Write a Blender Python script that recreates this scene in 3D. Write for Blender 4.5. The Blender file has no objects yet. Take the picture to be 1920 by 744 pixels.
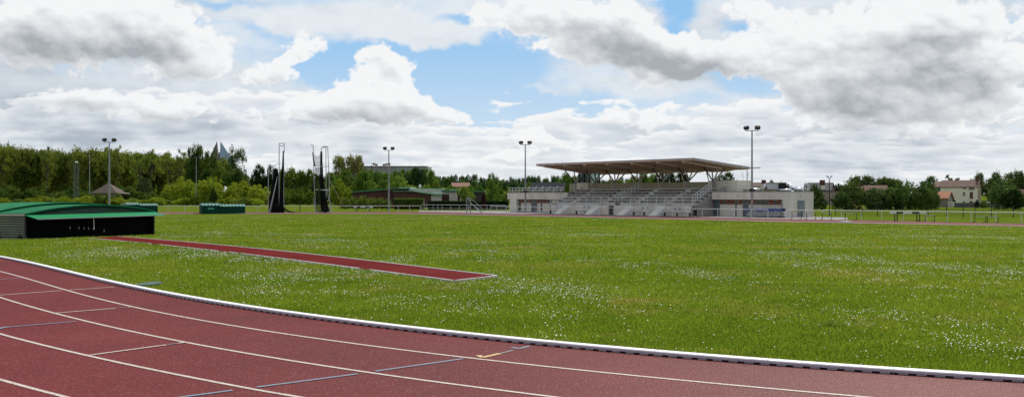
import bpy, bmesh, math, random
import numpy as np
from mathutils import Vector, Matrix

random.seed(7); rng = np.random.default_rng(7)
S = bpy.context.scene
COL = S.collection
PI = math.pi
F, H0, VH = 1770.0, 1.8, 367.5          # focal length in photo pixels, eye height, horizon row
GZ = -0.63                               # the far side of the field lies a little lower


# ------------------------------------------------------------------ terrain and measuring helpers
def zg(y):
    t = min(1.0, max(0.0, (y - 25.0) / 50.0))
    return GZ * t * t * (3 - 2 * t)


def zga(y):
    t = np.clip((y - 25.0) / 50.0, 0, 1)
    return GZ * t * t * (3 - 2 * t)


def G(u, v):
    lo, hi = 2.0, 4000.0
    k = (v - VH) / F
    for _ in range(60):
        m = (lo + hi) / 2
        if H0 - k * m > zg(m): lo = m
        else: hi = m
    return Vector(((u - 960) / F * lo, lo, zg(lo)))


def PT(u, v, y):
    return Vector(((u - 960) / F * y, y, H0 - (v - VH) / F * y))


def tag(o, label=None, cat=None, group=None, kind=None):
    if label: o['label'] = label
    if cat: o['category'] = cat
    if group: o['group'] = group
    if kind: o['kind'] = kind
    return o


def empty(name, loc=(0, 0, 0), rz=0.0, label=None, cat=None, group=None, parent=None):
    o = bpy.data.objects.new(name, None)
    o.empty_display_size = .2
    COL.objects.link(o)
    o.location = loc; o.rotation_euler = (0, 0, rz)
    o.parent = parent
    return tag(o, label, cat, group)


def copy_tree(o, parent=None):
    c = o.copy(); COL.objects.link(c)
    if parent is not None: c.parent = parent
    for ch in list(o.children): copy_tree(ch, c)
    return c


class MB:
    def __init__(s): s.v = []; s.f = []; s.sm = False

    def add(s, vs, fs):
        n = len(s.v); s.v += [tuple(p) for p in vs]; s.f += [tuple(i + n for i in f) for f in fs]; return s

    def box(s, x0, x1, y0, y1, z0, z1):
        return s.add([(x0, y0, z0), (x1, y0, z0), (x1, y1, z0), (x0, y1, z0), (x0, y0, z1), (x1, y0, z1), (x1, y1, z1), (x0, y1, z1)],
                     [(3, 2, 1, 0), (4, 5, 6, 7), (0, 1, 5, 4), (1, 2, 6, 5), (2, 3, 7, 6), (3, 0, 4, 7)])

    def quad(s, a, b, c, d): return s.add([a, b, c, d], [(0, 1, 2, 3)])

    def tube(s, p, q, r, r2=None, n=8):
        p = Vector(p); q = Vector(q); r2 = r if r2 is None else r2
        d = (q - p)
        if d.length < 1e-6: return s
        d.normalize()
        a = d.orthogonal().normalized(); b = d.cross(a)
        vs = []
        for c, rr in ((p, r), (q, r2)):
            for i in range(n):
                t = 2 * PI * i / n
                vs.append(c + a * (rr * math.cos(t)) + b * (rr * math.sin(t)))
        fs = [(i, (i + 1) % n, n + (i + 1) % n, n + i) for i in range(n)]
        fs += [tuple(range(n - 1, -1, -1)), tuple(range(n, 2 * n))]
        return s.add(vs, fs)

    def bar(s, p, q, w, h):
        p = Vector(p); q = Vector(q); d = (q - p).normalized()
        up = Vector((0, 0, 1)) if abs(d.z) < .95 else Vector((0, 1, 0))
        a = d.cross(up).normalized() * (w / 2); b = a.cross(d).normalized() * (h / 2)
        vs = [c + sa * a + sb * b for c in (p, q) for sa, sb in ((-1, -1), (1, -1), (1, 1), (-1, 1))]
        return s.add(vs, [(0, 1, 2, 3), (7, 6, 5, 4), (0, 4, 5, 1), (1, 5, 6, 2), (2, 6, 7, 3), (3, 7, 4, 0)])

    def prism(s, poly, axis, a0, a1):
        """poly: 2-D outline; axis 'x': outline in (y,z); 'y': outline in (x,z); 'z': outline in (x,y)"""
        def P(p, a):
            return (a, p[0], p[1]) if axis == 'x' else (p[0], a, p[1]) if axis == 'y' else (p[0], p[1], a)
        n = len(poly)
        vs = [P(p, a0) for p in poly] + [P(p, a1) for p in poly]
        fs = [(i, (i + 1) % n, n + (i + 1) % n, n + i) for i in range(n)]
        fs += [tuple(range(n - 1, -1, -1)), tuple(range(n, 2 * n))]
        return s.add(vs, fs)

    def sphere(s, c, rx, ry, rz, nu=10, nv=6):
        vs = []; fs = []
        for j in range(nv + 1):
            th = PI * j / nv
            for i in range(nu):
                ph = 2 * PI * i / nu
                vs.append((c[0] + rx * math.sin(th) * math.cos(ph), c[1] + ry * math.sin(th) * math.sin(ph), c[2] + rz * math.cos(th)))
        for j in range(nv):
            for i in range(nu):
                fs.append((j * nu + i, (j + 1) * nu + i, (j + 1) * nu + (i + 1) % nu, j * nu + (i + 1) % nu))
        return s.add(vs, fs)

    def build(s, name, mat, parent=None, fix=True, bevel=0):
        me = bpy.data.meshes.new(name)
        me.from_pydata(s.v, [], s.f)
        if fix or bevel:
            bm = bmesh.new(); bm.from_mesh(me)
            bmesh.ops.recalc_face_normals(bm, faces=bm.faces)
            if bevel:
                bmesh.ops.remove_doubles(bm, verts=bm.verts, dist=1e-5)
                bmesh.ops.bevel(bm, geom=[e for e in bm.edges if len(e.link_faces) == 2 and e.calc_face_angle(0) > .6], offset=bevel, segments=2, affect='EDGES', clamp_overlap=True)
            bm.to_mesh(me); bm.free()
        if s.sm:
            me.shade_smooth()
        me.materials.append(mat)
        o = bpy.data.objects.new(name, me); COL.objects.link(o)
        o.parent = parent
        return o


def np_mesh(name, verts, faces_n, mat, parent=None, k=3, loops=None):
    """verts (N,3) array; consecutive k verts form one polygon unless loops is given"""
    me = bpy.data.meshes.new(name)
    nv = len(verts)
    me.vertices.add(nv); me.vertices.foreach_set('co', np.asarray(verts, np.float32).ravel())
    if loops is None: loops = np.arange(nv, dtype=np.int32)
    npoly = len(loops) // k
    me.loops.add(len(loops)); me.loops.foreach_set('vertex_index', np.asarray(loops, np.int32))
    me.polygons.add(npoly)
    me.polygons.foreach_set('loop_start', np.arange(0, npoly * k, k, dtype=np.int32))
    me.polygons.foreach_set('loop_total', np.full(npoly, k, dtype=np.int32))
    me.update(calc_edges=True)
    me.materials.append(mat)
    o = bpy.data.objects.new(name, me); COL.objects.link(o); o.parent = parent
    return o


# ------------------------------------------------------------------ materials
def newmat(name):
    m = bpy.data.materials.new(name); m.use_nodes = True
    nt = m.node_tree; nt.nodes.clear()
    return m, nt, nt.nodes, nt.links


def N(nt, t, **kw):
    n = nt.nodes.new(t)
    for k, v in kw.items():
        if k in n.inputs: n.inputs[k].default_value = v
        else: setattr(n, k, v)
    return n


def ramp(nt, fac, stops):
    r = nt.nodes.new('ShaderNodeValToRGB')
    el = r.color_ramp.elements
    while len(el) < len(stops): el.new(.5)
    for e, (p, c) in zip(el, stops):
        e.position = p; e.color = (*c, 1) if len(c) == 3 else c
    nt.links.new(fac, r.inputs[0])
    return r.outputs[0]


def M(name, col, rough=.7, metal=0.0, var=.18, scale=1.5, bump=0.0, bscale=30., spec=.4, streak=False):
    m, nt, nd, lk = newmat(name)
    out = N(nt, 'ShaderNodeOutputMaterial'); b = N(nt, 'ShaderNodeBsdfPrincipled')
    b.inputs['Roughness'].default_value = rough; b.inputs['Metallic'].default_value = metal
    b.inputs['Specular IOR Level'].default_value = spec
    tc = N(nt, 'ShaderNodeTexCoord'); mp = N(nt, 'ShaderNodeMapping')
    if streak: mp.inputs['Scale'].default_value = (1, 1, .12)
    n1 = N(nt, 'ShaderNodeTexNoise', Scale=scale, Detail=6.0, Roughness=.65)
    lk.new(tc.outputs['Object'], mp.inputs[0]); lk.new(mp.outputs[0], n1.inputs['Vector'])
    lo = tuple(c * (1 - var * 1.6) for c in col); hi = tuple(min(1, c * (1 + var)) for c in col)
    lk.new(ramp(nt, n1.outputs[0], [(.25, lo), (.75, hi)]), b.inputs['Base Color'])
    if bump:
        n2 = N(nt, 'ShaderNodeTexNoise', Scale=bscale, Detail=4.0)
        bp = N(nt, 'ShaderNodeBump', Strength=bump, Distance=.02)
        lk.new(tc.outputs['Object'], n2.inputs['Vector']); lk.new(n2.outputs[0], bp.inputs['Height']); lk.new(bp.outputs[0], b.inputs['Normal'])
    lk.new(b.outputs[0], out.inputs[0])
    return m


def corrugated(name, col, period, axis=2, rough=.45, metal=.0, strength=.8, spec=.4):
    m, nt, nd, lk = newmat(name)
    out = N(nt, 'ShaderNodeOutputMaterial'); b = N(nt, 'ShaderNodeBsdfPrincipled', Roughness=rough, Metallic=metal); b.inputs['Specular IOR Level'].default_value = spec
    tc = N(nt, 'ShaderNodeTexCoord'); sx = N(nt, 'ShaderNodeSeparateXYZ'); lk.new(tc.outputs['Object'], sx.inputs[0])
    mu = N(nt, 'ShaderNodeMath', operation='MULTIPLY'); mu.inputs[1].default_value = 2 * PI / period
    lk.new(sx.outputs[axis], mu.inputs[0])
    sn = N(nt, 'ShaderNodeMath', operation='SINE'); lk.new(mu.outputs[0], sn.inputs[0])
    bp = N(nt, 'ShaderNodeBump', Strength=strength, Distance=period * .25); lk.new(sn.outputs[0], bp.inputs['Height']); lk.new(bp.outputs[0], b.inputs['Normal'])
    n1 = N(nt, 'ShaderNodeTexNoise', Scale=1.2, Detail=5.0); lk.new(tc.outputs['Object'], n1.inputs['Vector'])
    lk.new(ramp(nt, n1.outputs[0], [(.3, tuple(c * .75 for c in col)), (.7, tuple(min(1, c * 1.15) for c in col))]), b.inputs['Base Color'])
    lk.new(b.outputs[0], out.inputs[0])
    return m


def leaf_mat():
    m, nt, nd, lk = newmat('leaf')
    out = N(nt, 'ShaderNodeOutputMaterial')
    oi = N(nt, 'ShaderNodeObjectInfo'); tc = N(nt, 'ShaderNodeTexCoord'); geo = N(nt, 'ShaderNodeNewGeometry')
    n1 = N(nt, 'ShaderNodeTexNoise', Scale=.55, Detail=3.0); lk.new(geo.outputs['Position'], n1.inputs['Vector'])
    mul = ramp(nt, n1.outputs[0], [(.3, (.78, .78, .8)), (.72, (1.45, 1.4, 1.28))])
    mx = N(nt, 'ShaderNodeMix', data_type='RGBA', blend_type='MULTIPLY'); mx.inputs[0].default_value = 1
    lk.new(oi.outputs['Color'], mx.inputs[6]); lk.new(mul, mx.inputs[7])
    hs = N(nt, 'ShaderNodeHueSaturation')
    mr = N(nt, 'ShaderNodeMapRange'); mr.inputs['To Min'].default_value = .8; mr.inputs['To Max'].default_value = 1.2
    lk.new(geo.outputs['Random Per Island'], mr.inputs['Value'])
    lk.new(mr.outputs[0], hs.inputs['Value']); lk.new(mx.outputs[2], hs.inputs['Color'])
    d = N(nt, 'ShaderNodeBsdfDiffuse'); t = N(nt, 'ShaderNodeBsdfTranslucent'); ms = N(nt, 'ShaderNodeMixShader'); ms.inputs[0].default_value = .5
    lk.new(hs.outputs[0], d.inputs[0]); lk.new(hs.outputs[0], t.inputs[0]); lk.new(d.outputs[0], ms.inputs[1]); lk.new(t.outputs[0], ms.inputs[2])
    lk.new(ms.outputs[0], out.inputs[0])
    return m


def grass_color(nt, vec):
    """large soft patches of fresh, dark and dry grass; vec is world position"""
    lk = nt.links
    a = N(nt, 'ShaderNodeTexNoise', Scale=.16, Detail=5.0, Roughness=.6); lk.new(vec, a.inputs['Vector'])
    b = N(nt, 'ShaderNodeTexNoise', Scale=1.1, Detail=5.0, Roughness=.65); lk.new(vec, b.inputs['Vector'])
    c = N(nt, 'ShaderNodeTexNoise', Scale=.33, Detail=6.0, Roughness=.7)
    off = N(nt, 'ShaderNodeVectorMath', operation='ADD'); off.inputs[1].default_value = (31, 7, 3)
    lk.new(vec, off.inputs[0]); lk.new(off.outputs[0], c.inputs['Vector'])
    c1 = ramp(nt, a.outputs[0], [(.32, (.145, .225, .016)), (.5, (.195, .268, .02)), (.68, (.25, .298, .03))])
    c2 = ramp(nt, b.outputs[0], [(.3, (.82, .85, .8)), (.55, (1, 1, 1)), (.75, (1.1, 1.07, 1.03))])
    mx = N(nt, 'ShaderNodeMix', data_type='RGBA', blend_type='MULTIPLY'); mx.inputs[0].default_value = 1
    lk.new(c1, mx.inputs[6]); lk.new(c2, mx.inputs[7])
    dry = ramp(nt, c.outputs[0], [(.52, (0, 0, 0)), (.72, (.8, .8, .8))])
    mx2 = N(nt, 'ShaderNodeMix', data_type='RGBA'); lk.new(dry, mx2.inputs[0]); lk.new(mx.outputs[2], mx2.inputs[6]); mx2.inputs[7].default_value = (.36, .30, .07, 1)
    return mx2.outputs[2]


def ground_mat():
    m, nt, nd, lk = newmat('grass_ground')
    out = N(nt, 'ShaderNodeOutputMaterial'); b = N(nt, 'ShaderNodeBsdfDiffuse')
    geo = N(nt, 'ShaderNodeNewGeometry')
    col = grass_color(nt, geo.outputs['Position'])
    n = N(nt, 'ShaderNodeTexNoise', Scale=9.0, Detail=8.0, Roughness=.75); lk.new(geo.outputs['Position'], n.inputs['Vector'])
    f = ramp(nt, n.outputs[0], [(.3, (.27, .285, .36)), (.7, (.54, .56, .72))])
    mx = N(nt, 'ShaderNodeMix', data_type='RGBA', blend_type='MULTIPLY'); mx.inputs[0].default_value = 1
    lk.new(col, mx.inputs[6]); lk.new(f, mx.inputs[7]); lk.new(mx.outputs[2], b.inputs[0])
    bp = N(nt, 'ShaderNodeBump', Strength=.6, Distance=.05); lk.new(n.outputs[0], bp.inputs['Height']); lk.new(bp.outputs[0], b.inputs['Normal'])
    lk.new(b.outputs[0], out.inputs[0])
    return m


def blade_mat():
    m, nt, nd, lk = newmat('grass_blades')
    out = N(nt, 'ShaderNodeOutputMaterial'); geo = N(nt, 'ShaderNodeNewGeometry')
    col = grass_color(nt, geo.outputs['Position'])
    hs = N(nt, 'ShaderNodeHueSaturation'); mr = N(nt, 'ShaderNodeMapRange'); mr.inputs['To Min'].default_value = .78; mr.inputs['To Max'].default_value = 1.22
    lk.new(geo.outputs['Random Per Island'], mr.inputs['Value']); lk.new(mr.outputs[0], hs.inputs['Value']); lk.new(col, hs.inputs['Color'])
    d = N(nt, 'ShaderNodeBsdfDiffuse'); t = N(nt, 'ShaderNodeBsdfTranslucent'); ms = N(nt, 'ShaderNodeMixShader'); ms.inputs[0].default_value = .5
    lk.new(hs.outputs[0], d.inputs[0]); lk.new(hs.outputs[0], t.inputs[0]); lk.new(d.outputs[0], ms.inputs[1]); lk.new(t.outputs[0], ms.inputs[2])
    lk.new(ms.outputs[0], out.inputs[0])
    return m


def track_mat(name, base, pale, gloss=.05, grough=.45):
    m, nt, nd, lk = newmat(name)
    out = N(nt, 'ShaderNodeOutputMaterial'); b = N(nt, 'ShaderNodeBsdfDiffuse', Roughness=.6); gl = N(nt, 'ShaderNodeBsdfGlossy', Roughness=grough); ms = N(nt, 'ShaderNodeMixShader')
    gl.inputs['Color'].default_value = (1, .93, .9, 1)
    geo = N(nt, 'ShaderNodeNewGeometry'); P = geo.outputs['Position']
    big = N(nt, 'ShaderNodeTexNoise', Scale=.3, Detail=7.0, Roughness=.68); lk.new(P, big.inputs['Vector'])
    fine = N(nt, 'ShaderNodeTexNoise', Scale=45.0, Detail=4.0, Roughness=.75); lk.new(P, fine.inputs['Vector'])
    vor = N(nt, 'ShaderNodeTexVoronoi', Scale=65.0); lk.new(P, vor.inputs['Vector'])
    c1 = ramp(nt, big.outputs[0], [(.28, tuple(c * .70 for c in base)), (.5, base), (.75, tuple(min(1, c * 1.25 + .006) for c in base))])
    c2 = ramp(nt, fine.outputs[0], [(.3, (.6, .58, .58)), (.5, (1, 1, 1)), (.72, (1.45, 1.5, 1.5))])
    mx = N(nt, 'ShaderNodeMix', data_type='RGBA', blend_type='MULTIPLY'); mx.inputs[0].default_value = 1
    lk.new(c1, mx.inputs[6]); lk.new(c2, mx.inputs[7])
    sp = N(nt, 'ShaderNodeSeparateColor'); lk.new(vor.outputs['Color'], sp.inputs[0])
    g = ramp(nt, sp.outputs[0], [(.88, (0, 0, 0)), (.92, (.6, .6, .6))])
    mx2 = N(nt, 'ShaderNodeMix', data_type='RGBA'); lk.new(g, mx2.inputs[0]); lk.new(mx.outputs[2], mx2.inputs[6]); mx2.inputs[7].default_value = (*pale, 1)
    lk.new(mx2.outputs[2], b.inputs['Color'])
    bp = N(nt, 'ShaderNodeBump', Strength=.6, Distance=.006); lk.new(vor.outputs['Distance'], bp.inputs['Height']); lk.new(bp.outputs[0], b.inputs['Normal']); lk.new(bp.outputs[0], gl.inputs['Normal'])
    ms.inputs[0].default_value = gloss
    lk.new(b.outputs[0], ms.inputs[1]); lk.new(gl.outputs[0], ms.inputs[2]); lk.new(ms.outputs[0], out.inputs[0])
    return m


def paint_mat(name, col, wear=.45):
    m, nt, nd, lk = newmat(name)
    out = N(nt, 'ShaderNodeOutputMaterial'); b = N(nt, 'ShaderNodeBsdfPrincipled', Roughness=.6)
    geo = N(nt, 'ShaderNodeNewGeometry'); n = N(nt, 'ShaderNodeTexNoise', Scale=45.0, Detail=4.0, Roughness=.7); lk.new(geo.outputs['Position'], n.inputs['Vector'])
    lk.new(ramp(nt, n.outputs[0], [(wear - .12, (.2, .06, .06)), (wear + .04, col), (.8, tuple(min(1, c * 1.1) for c in col))]), b.inputs['Base Color'])
    lk.new(b.outputs[0], out.inputs[0])
    return m


def net_mat(name, col, density):
    m, nt, nd, lk = newmat(name)
    out = N(nt, 'ShaderNodeOutputMaterial'); d = N(nt, 'ShaderNodeBsdfDiffuse', Color=(*col, 1)); t = N(nt, 'ShaderNodeBsdfTransparent'); ms = N(nt, 'ShaderNodeMixShader')
    tc = N(nt, 'ShaderNodeTexCoord'); n = N(nt, 'ShaderNodeTexNoise', Scale=14.0, Detail=3.0); lk.new(tc.outputs['Object'], n.inputs['Vector'])
    mr = N(nt, 'ShaderNodeMapRange'); mr.inputs['From Min'].default_value = .3; mr.inputs['From Max'].default_value = .7
    mr.inputs['To Min'].default_value = density - .2; mr.inputs['To Max'].default_value = min(1, density + .2)
    lk.new(n.outputs[0], mr.inputs['Value']); lk.new(mr.outputs[0], ms.inputs[0]); lk.new(t.outputs[0], ms.inputs[1]); lk.new(d.outputs[0], ms.inputs[2])
    lk.new(ms.outputs[0], out.inputs[0])
    return m


def glass_mat():
    m, nt, nd, lk = newmat('booth_glass')
    out = N(nt, 'ShaderNodeOutputMaterial'); g = N(nt, 'ShaderNodeBsdfGlossy', Roughness=.05); t = N(nt, 'ShaderNodeBsdfTransparent'); ms = N(nt, 'ShaderNodeMixShader')
    t.inputs[0].default_value = (.72, .88, .84, 1); lw = N(nt, 'ShaderNodeLayerWeight', Blend=.3)
    lk.new(lw.outputs['Fresnel'], ms.inputs[0]); lk.new(t.outputs[0], ms.inputs[1]); lk.new(g.outputs[0], ms.inputs[2]); lk.new(ms.outputs[0], out.inputs[0])
    return m


LEAF = leaf_mat()
BARK = M('bark', (.07, .055, .04), .9, bump=.4, bscale=12)
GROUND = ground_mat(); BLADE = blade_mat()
TRACK = track_mat('red_track', (.128, .0105, .0098), (.26, .085, .086), .05, .40)
RUNWAY = track_mat('runway_red', (.135, .010, .009), (.17, .035, .035), .012, .5)
FARTRACK = track_mat('far_track_red', (.175, .062, .058), (.24, .12, .11), .02, .5)
WLINE = paint_mat('white_line_paint', (.43, .38, .32), .45)
BLINE = paint_mat('blue_line_paint', (.10, .175, .235), .47)
GLINE = paint_mat('grey_overpaint', (.10, .09, .1), .45)
YLINE = paint_mat('ochre_paint', (.45, .30, .10), .45)
WHITE = M('white_painted_metal', (.58, .57, .54), .45, var=.06)
KERBW = M('white_kerb', (.76, .74, .71), .5, var=.14, scale=9)
GAPSHADE = M('gap_shade', (.012, .012, .012), .9)  # painted shade for the slots under the kerb rail
CONC = M('concrete', (.34, .33, .30), .85, var=.15, scale=.8, bump=.2)
PATHM = M('path_concrete', (.165, .16, .158), .85, var=.16, scale=.4, bump=.15)
BEIGE = M('beige_render', (.61, .555, .47), .85, var=.15, scale=.9, bump=.1, streak=True)
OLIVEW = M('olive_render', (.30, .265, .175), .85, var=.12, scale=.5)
GREYTIER = M('tier_concrete', (.50, .47, .425), .85, var=.14, scale=1.2)
STAIRC = M('stair_concrete', (.72, .685, .63), .85, var=.1)
SEATM = M('bench_seat', (.12, .108, .096), .6, var=.2)
STEEL = M('galvanised_steel', (.38, .39, .39), .45, metal=.5, var=.15, scale=3)
POLEM = M('grey_pole', (.24, .25, .25), .5, metal=.3, var=.12)
WHITES = M('white_stand_railing', (.66, .65, .62), .45, var=.06)
DARK = M('dark_metal', (.028, .026, .026), .7, spec=.12)
LAMPGL = M('floodlight_glass', (.06, .05, .055), .5, spec=.2)
WOODB = M('roof_wood', (.37, .25, .175), .8, var=.25, scale=.9)
BEAMW = M('beam_wood', (.6, .5, .42), .75, var=.15, scale=1.5)
STRUT = M('strut_grey', (.33, .31, .28), .6, var=.12)
ROOFM = M('roof_metal', (.40, .42, .44), .4, metal=.5, var=.08)
BROWNP = M('brown_panel', (.21, .058, .022), .6, var=.2, scale=3)
GREYD = M('grey_door', (.10, .115, .12), .5, var=.1)
WINM = M('dark_window', (.02, .022, .025), .15, spec=.8)
SILVER = M('silver_duct', (.72, .73, .74), .22, metal=.9, var=.08, scale=6)
BLUETARP = M('blue_tarp', (.03, .055, .25), .5, var=.25, scale=2)
BLUESIGN = M('blue_sign', (.03, .10, .32), .5)
PANEL = M('dark_panel', (.045, .04, .042), .45, var=.3, scale=4)
GREEN = corrugated('green_roof_sheet', (.004, .125, .044), .22, axis=1, rough=.7, strength=.3, spec=.08)
GREENA = M('green_awning', (.005, .175, .062), .6, var=.1, spec=.08)
GREEND = corrugated('green_gable', (.001, .020, .010), .08, axis=2, rough=.6, strength=.5, spec=.1)
GREENBOX = corrugated('dark_green_box', (.003, .04, .024), .25, axis=0, rough=.7, strength=.4, spec=.1)
GREENPALE = corrugated('pale_green_roof', (.035, .17, .105), .45, axis=0, rough=.35, strength=.9)
CLAD = corrugated('ribbed_cladding', (.115, .128, .085), .115, axis=2, rough=.42, metal=.45, strength=.55)
MATBLK = M('mat_black', (.003, .003, .0035), .9, spec=.05)  # landing mat; also the painted shade inside the shelter
NETB = net_mat('black_net', (.008, .008, .009), .93)
NETG = net_mat('grey_net', (.12, .12, .13), .45)
NETD = net_mat('hanging_net', (.02, .025, .018), .62)
MESHF = net_mat('wire_mesh', (.03, .05, .03), .22)
GLASS = glass_mat()
BROWNH = corrugated('brown_cladding', (.075, .022, .016), .3, axis=0, rough=.7, strength=.4)
FASCIA = M('green_fascia', (.045, .15, .07), .5)
FASCIAL = M('pale_green_fascia', (.22, .38, .24), .5)
ROOFBEI = M('beige_roof', (.42, .38, .34), .7, var=.1)
ROOFWHT = M('white_roof', (.8, .8, .78), .4)
HOUSEW = M('cream_render', (.66, .6, .46), .85, var=.08, scale=.6)
HOUSEG = M('stone_gable', (.30, .235, .16), .9, var=.15, scale=.8)
HOUSED = M('grey_render', (.2, .18, .14), .9, var=.15)
TILEB = corrugated('brown_tile', (.15, .085, .062), .5, axis=0, rough=.85, strength=.5)
TILEO = corrugated('orange_tile', (.38, .16, .085), .5, axis=0, rough=.85, strength=.5)
TILER = corrugated('red_tile', (.11, .042, .03), .5, axis=0, rough=.85, strength=.5)
SLATE = M('slate', (.075, .075, .08), .6, var=.15)
BRICK = M('chimney_brick', (.10, .04, .032), .9, var=.25, scale=4)
SHUT = M('red_shutter', (.09, .018, .02), .6)
PYRB = M('blue_glass', (.24, .32, .42), .3, var=.06, scale=.05)
PYRD = M('dark_glass', (.085, .08, .085), .3, var=.1, scale=.05)
PYRP = M('pink_stone', (.13, .10, .10), .6, var=.1, scale=.05)
HALLG = M('grey_hall', (.27, .30, .33), .6, var=.08, scale=.05)
PINKM = M('pink_steel', (.3, .2, .19), .6)
PETAL = M('daisy_petal', (.72, .72, .66), .7, var=.06, scale=40)
YPETAL = M('yellow_petal', (.7, .5, .03), .7)
PLATE = M('teal_cover', (.022, .07, .055), .6, var=.2, scale=8)
SOIL = M('bare_soil', (.3, .14, .07), .95, var=.2)
TENT = M('white_tent', (.78, .77, .74), .6)
REDBAR = M('barrier_black', (.03, .03, .045), .5)
YBAR = M('yellow_bar', (.45, .36, .06), .5)

# ------------------------------------------------------------------ the near track, measured on the ground
C0 = (20.24, 41.7); R0 = 36.5
KPX = [(0, 484.5), (150.6, 520), (320, 554.6), (480, 583.5), (561, 596.5), (640, 606.3), (794.8, 624.5), (952, 641.4), (1105, 655.6), (1274, 672), (1435, 685), (1594, 697), (1769, 708), (1900, 717)]
L1PX = [(0, 509.2), (124, 544.2), (241, 574), (320, 590.1), (480, 618.4), (640, 641.3), (794.8, 661.5), (960, 681), (1114.8, 697), (1280, 714.5), (1434.8, 728.5), (1600, 743)]
L2PX = [(0, 558), (150.6, 599.5), (320, 637.6), (480, 666.2), (640, 691), (794.8, 713.2), (960, 735.7)]
L3PX = [(0, 626.6), (165.6, 667.3), (320, 701.2), (480, 731.3)]


class Curve:
    """radius about the bend centre as a smooth function of the angle"""
    def __init__(s, px, deg):
        P = [G(*p) for p in px]
        th = np.array([math.atan2(p.y - C0[1], p.x - C0[0]) for p in P]) % (2 * PI)
        r = np.array([math.hypot(p.y - C0[1], p.x - C0[0]) for p in P])
        s.t0, s.t1 = th.min(), th.max()
        s.c = np.polyfit(th - 4.4, r, deg)

    def r(s, th):
        return np.polyval(s.c, np.clip(th, s.t0, s.t1) - 4.4)

    def pts(s, a, b, n, off=0.0):
        th = np.linspace(a, b, n); r = s.r(th) + off
        x = C0[0] + r * np.cos(th); y = C0[1] + r * np.sin(th)
        P = np.stack([x, y], 1)
        # beyond the left end the bend runs out into the back straight
        m = th < s.t0
        if m.any():
            e = 1e-3
            def at(t):
                rr = np.polyval(s.c, t - 4.4) + off
                return np.array([C0[0] + rr * math.cos(t), C0[1] + rr * math.sin(t)])
            p0 = at(s.t0); d = p0 - at(s.t0 + e); d /= np.hypot(*d)
            P[m] = p0 + np.outer((s.t0 - th[m]) * 38.0, d)
        return P


KC = Curve(KPX, 4); LC1 = Curve(L1PX, 4); LC2 = Curve(L2PX, 3); LC3 = Curve(L3PX, 2)
TA, TB, TN = 3.0, 5.6, 420
KP = KC.pts(TA, TB, TN)


def strip(name, A, B, mat, dz, parent=None, rows=1):
    n = len(A); vs = []
    for r in range(rows + 1):
        f = r / rows
        for p, q in zip(A, B):
            x, y = p[0] + (q[0] - p[0]) * f, p[1] + (q[1] - p[1]) * f; vs.append((x, y, zg(y) + dz))
    mb = MB().add(vs, [(r * n + i, r * n + i + 1, (r + 1) * n + i + 1, (r + 1) * n + i) for r in range(rows) for i in range(n - 1)])
    o = mb.build(name, mat, parent, fix=False)
    bm = bmesh.new(); bm.from_mesh(o.data); bmesh.ops.recalc_face_normals(bm, faces=bm.faces)
    if sum(f.normal.z for f in bm.faces) < 0: bmesh.ops.reverse_faces(bm, faces=bm.faces)
    bm.to_mesh(o.data); bm.free()
    return o


def offset(P, w):
    T = np.gradient(P, axis=0); T /= np.hypot(T[:, 0], T[:, 1])[:, None]
    Nn = np.stack([T[:, 1], -T[:, 0]], 1)
    return P + Nn * w


# ground: one sheet to the horizon
ys = [-60, -30, -10] + list(np.arange(0, 90, 1.0)) + [100, 130, 170, 230, 320, 450, 700, 1200, 2500, 6000]
xs = [-5000, -1500, -500, -200, -80, -30, 0, 30, 80, 200, 500, 1500, 5000]
mb = MB()
mb.v = [(x, y, zg(y)) for y in ys for x in xs]
nx = len(xs)
mb.f = [(j * nx + i, j * nx + i + 1, (j + 1) * nx + i + 1, (j + 1) * nx + i) for j in range(len(ys) - 1) for i in range(nx - 1)]
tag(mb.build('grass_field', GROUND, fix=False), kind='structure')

# near track surface with lane lines and painted marks
OUT = KC.pts(TA, TB, TN, off=14.0)
INN = offset(KP, -.04 if (offset(KP, 1.0)[200] - np.array(C0)).dot(offset(KP, 1.0)[200] - np.array(C0)) > (KP[200] - np.array(C0)).dot(KP[200] - np.array(C0)) else .04)
SGN = 1 if np.hypot(*(offset(KP, 1.0)[200] - np.array(C0))) > np.hypot(*(KP[200] - np.array(C0))) else -1   # +SGN = outwards
track = strip('running_track', INN, OUT, TRACK, .006, rows=10)
tag(track, kind='structure')


def lane(cv, off=0.0, w=.05):
    P = cv.pts(TA, TB, TN, off)
    strip('lane_line', offset(P, -w / 2), offset(P, w / 2), WLINE, .0105, track)


lane(LC1); lane(LC2); lane(LC3)
for k in range(1, 6): lane(LC3, 1.22 * k)


MK = [.0108]


def mark(a, b, mat, w=.05):
    MK[0] += .0002; dz = MK[0]
    A = G(*a).to_2d(); B = G(*b).to_2d()
    d = (B - A).normalized(); n = Vector((-d.y, d.x)) * (w / 2)
    k = max(2, int((B - A).length / .4))
    P = [A + (B - A) * (i / k) for i in range(k + 1)]
    strip('painted_mark', [p - n for p in P], [p + n for p in P], mat, dz, track)


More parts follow.
